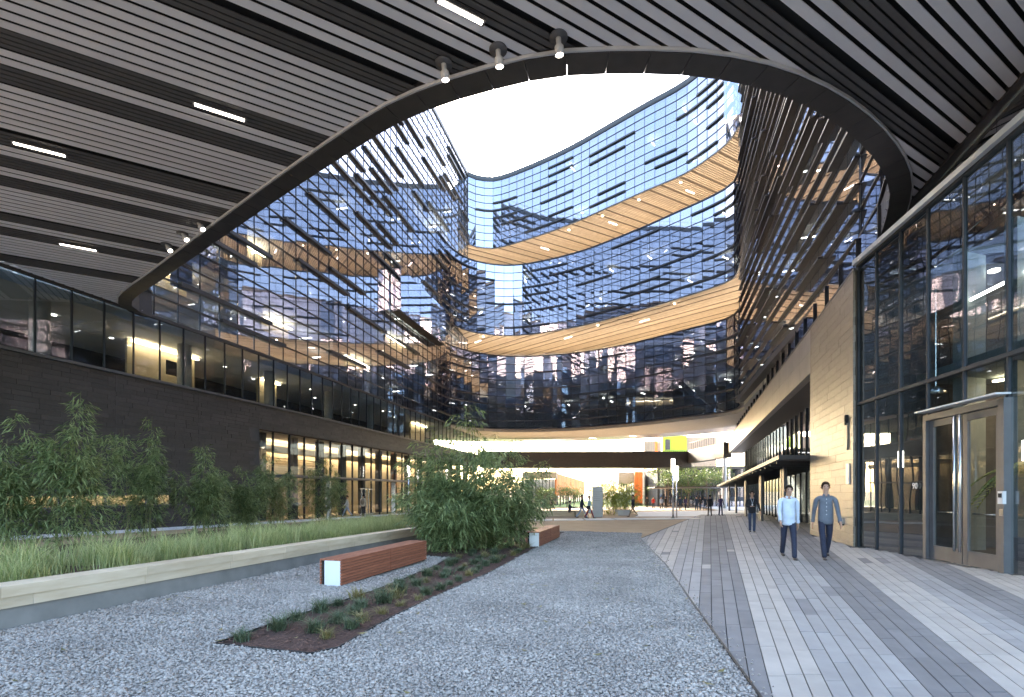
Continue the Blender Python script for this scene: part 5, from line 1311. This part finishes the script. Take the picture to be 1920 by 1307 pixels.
OB = thing('orange_pavilion', 'low pavilion with orange board walls and a dark overhanging roof beyond the lawn', 'building', (8, 92, -1.2))
clad_wall(OB, (at(1043, 90), 90), (at(1096, 128), 128), .6, 4.7, 3.9, 'orange_clad', 22)
window_wall(OB, (at(985, 91), 91), (at(1043, 91), 90.6), -1.1, 3.6, 9)
MB().prism([(at(980, 90), 89), (at(1043, 89), 89), (at(1043, 89)+.4, 91), (at(980, 90), 95)], 3.7, 4.9).build('roof', 'far_wall', OB)
MB().prism([(at(985, 91), 92.5), (at(1043, 92), 92.5), (at(1096, 129), 129.5), (at(985, 91), 129)], -1.2, 3.6).build('core', 'far_wall', OB)
window_wall(OB, (at(1045, 90), 90.2), (at(1096, 128), 127.8), -1.15, .55, 12)
OB2 = thing('orange_tower', 'narrow orange board block with white edge beside the striped tan wall', 'building', (23, 90, -1.2))
clad_wall(OB2, (at(1190, 90), 90), (at(1205, 90), 90), -.8, 4.9, 4.9, 'orange_clad', 5)
MB().prism([(at(1190, 90), 90.3), (at(1207, 90), 90.3), (at(1207, 95), 96), (at(1190, 95), 96)], -1.2, 4.85).build('core', 'far_wall', OB2)
MB().box((at(1206.5, 89.8), 89.8, 1.7), (.28, .3, 6.6)).build('edge_trim', 'white_panel', OB2)
MB().prism([(at(1160, 92), 92), (at(1190, 92)-.02, 92), (at(1190, 92)-.02, 96), (at(1160, 92), 96)], 2.8, 4.9).build('roof', 'far_wall', OB2)
window_wall(OB2, (at(1160, 93), 93), (at(1189.5, 93), 93), -1.1, 2.75, 6)
TB = thing('striped_building', 'tall tan far building with narrow vertical joints and a dark red edge', 'building', (26, 96, -1.2))
clad_wall(TB, (at(1208, 95), 95), (at(1228, 95), 95), -1.2, 11, 11, 'brick_tan', 8)
clad_wall(TB, (at(1228.2, 95), 95), (at(1233, 95), 95), -1.2, 11, 11, 'orange_clad', 1)
MB().prism([(at(1208, 95), 95.3), (at(1240, 95), 95.3), (at(1240, 95), 104), (at(1208, 95), 104)], -1.2, 10.9).build('core', 'far_wall', TB)
LB = thing('lime_building', 'far building with a lime green wall and roof terrace seen over the footbridge', 'building', (32, 108, -1.2))
MB().prism([(at(1243, 105), 105), (at(1288, 105), 105), (at(1288, 105), 112), (at(1243, 105), 112)], 9.3, 13.2).build('lime_wall', 'lime_paint', LB)
MB().prism([(at(1289, 105), 105.5), (at(1345, 105), 105.5), (at(1345, 105), 112), (at(1289, 105), 112)], -1.2, 12.9).build('wall', 'far_wall', LB)
MB().prism([(at(1243, 105), 105.2), (at(1288.8, 105), 105.2), (at(1288.8, 105), 112), (at(1243, 105), 112)], -1.2, 9.25).build('lower_wall', 'white_panel', LB)
MB().box((at(1252, 104.9), 104.93, 11.3), (1.0, .1, 2.2)).build('window', 'interior_dark', LB)
mb = MB()
for u in np.arange(1243, 1345, 4): mb.tube([(at(u, 103.5), 103.5, 8.6), (at(u, 103.5), 103.5, 9.9)], .04, 5)
mb.tube([(at(1243, 103.5), 103.5, 9.9), (at(1345, 103.5), 103.5, 9.9)], .05, 5); mb.build('railing', 'fin_dark', LB)
GBd = thing('glass_pavilion', 'long glass pavilion mirroring trees behind the walkway awning', 'building', (34, 84, -1.2))
window_wall(GBd, (at(1236, 84), 84), (at(1425, 80), 80), -1.1, 5.0, 26)
MB().prism([(at(1234, 84), 84.4), (at(1428, 80), 80.4), (at(1428, 80), 92), (at(1234, 84), 92)], -1.2, 4.9).build('core', 'interior_dark', GBd)
MB().prism([(at(1233, 83), 83.4), (at(1430, 79), 79.4), (at(1430, 80), 92), (at(1233, 84), 92)], 5.02, 5.5).build('roof', 'ring_metal', GBd)

def tree(x, y, h, cr, label, seedv, n=2600, mat='tree_leaf', group='trees beyond the passage'):
    r = np.random.default_rng(seedv); z = gz(y); t = thing('tree', label, 'tree', (x, y, z), group); tm = MB()
    tm.tube([(x, y, z), (x+.1, y, z+h*.3), (x, y+.1, z+h*.75)], [.05*h*.5, .035*h*.5, .01*h], 8); ends = []
    for k in range(9):
        a = k*.9+r.normal(0, .3); q = r.uniform(.28, .7); e = Vector((x+math.cos(a)*cr*.75, y+math.sin(a)*cr*.75, z+h*min(.95, q+r.uniform(.1, .3)))); tm.tube([(x, y, z+h*q), e], [.02*h*.4, .006*h], 5); ends.append(e)
    ends.append(Vector((x, y, z+h*.85))); tm.build('trunk', 'bark', t)
    E = np.array([list(e) for e in ends]); nc = 46; cc = E[r.integers(0, len(E), nc)]+r.normal(0, 1, (nc, 3))*np.array([cr*.3, cr*.3, h*.09]); N = n
    S = cc[r.integers(0, nc, N)]+r.normal(0, 1, (N, 3))*np.array([cr*.16, cr*.16, h*.05])
    d = r.normal(0, 1, (N, 3)); d /= np.linalg.norm(d, axis=1)[:, None]; s = np.cross(d, r.normal(0, 1, (N, 3))); s /= np.linalg.norm(s, axis=1)[:, None]; L = h*.030*r.uniform(.6, 1.4, N)
    V = np.stack([S, S+d*(L*.5)[:, None]+s*(L*.3)[:, None], S+d*L[:, None], S+d*(L*.5)[:, None]-s*(L*.3)[:, None]], 1)
    bulk('crown', V.reshape(-1, 3), np.arange(N*4).reshape(N, 4), mat, t); return t
for i, (u, Y, h, cr, lab) in enumerate(((1050, 84, 3.4, 1.6, 'small olive tree before the orange boards, leftmost of three'), (1063, 82, 3.6, 1.7, 'small olive tree before the orange boards, middle of three'), (1076, 83, 3.3, 1.5, 'small olive tree before the orange boards, rightmost of three'),
        (1020, 80, 3.2, 1.4, 'small tree in front of the pavilion glazing'), (1005, 140, 9, 4.5, 'pale tree rising over the pavilion roof at the left'), (1150, 118, 6.5, 3.2, 'tree showing over the yellow green bamboo'), (1130, 100, 4.6, 2.2, 'tree half hidden behind the white pylon'))):
    tree(at(u, Y), Y, h, cr, lab, 200+i)
# trees that stand between the passage and the court of the glass pavilion, seen mostly in its panes
for i, (x, y, h, cr) in enumerate(((at(1252, 79), 79, 6.4, 2.6), (at(1290, 77), 77, 6.8, 3.0), (at(1325, 76), 76, 6.2, 2.6))):
    tree(x, y, h, cr, ('leftmost', 'middle', 'rightmost')[i]+' of three trees in front of the glass pavilion', 220+i)
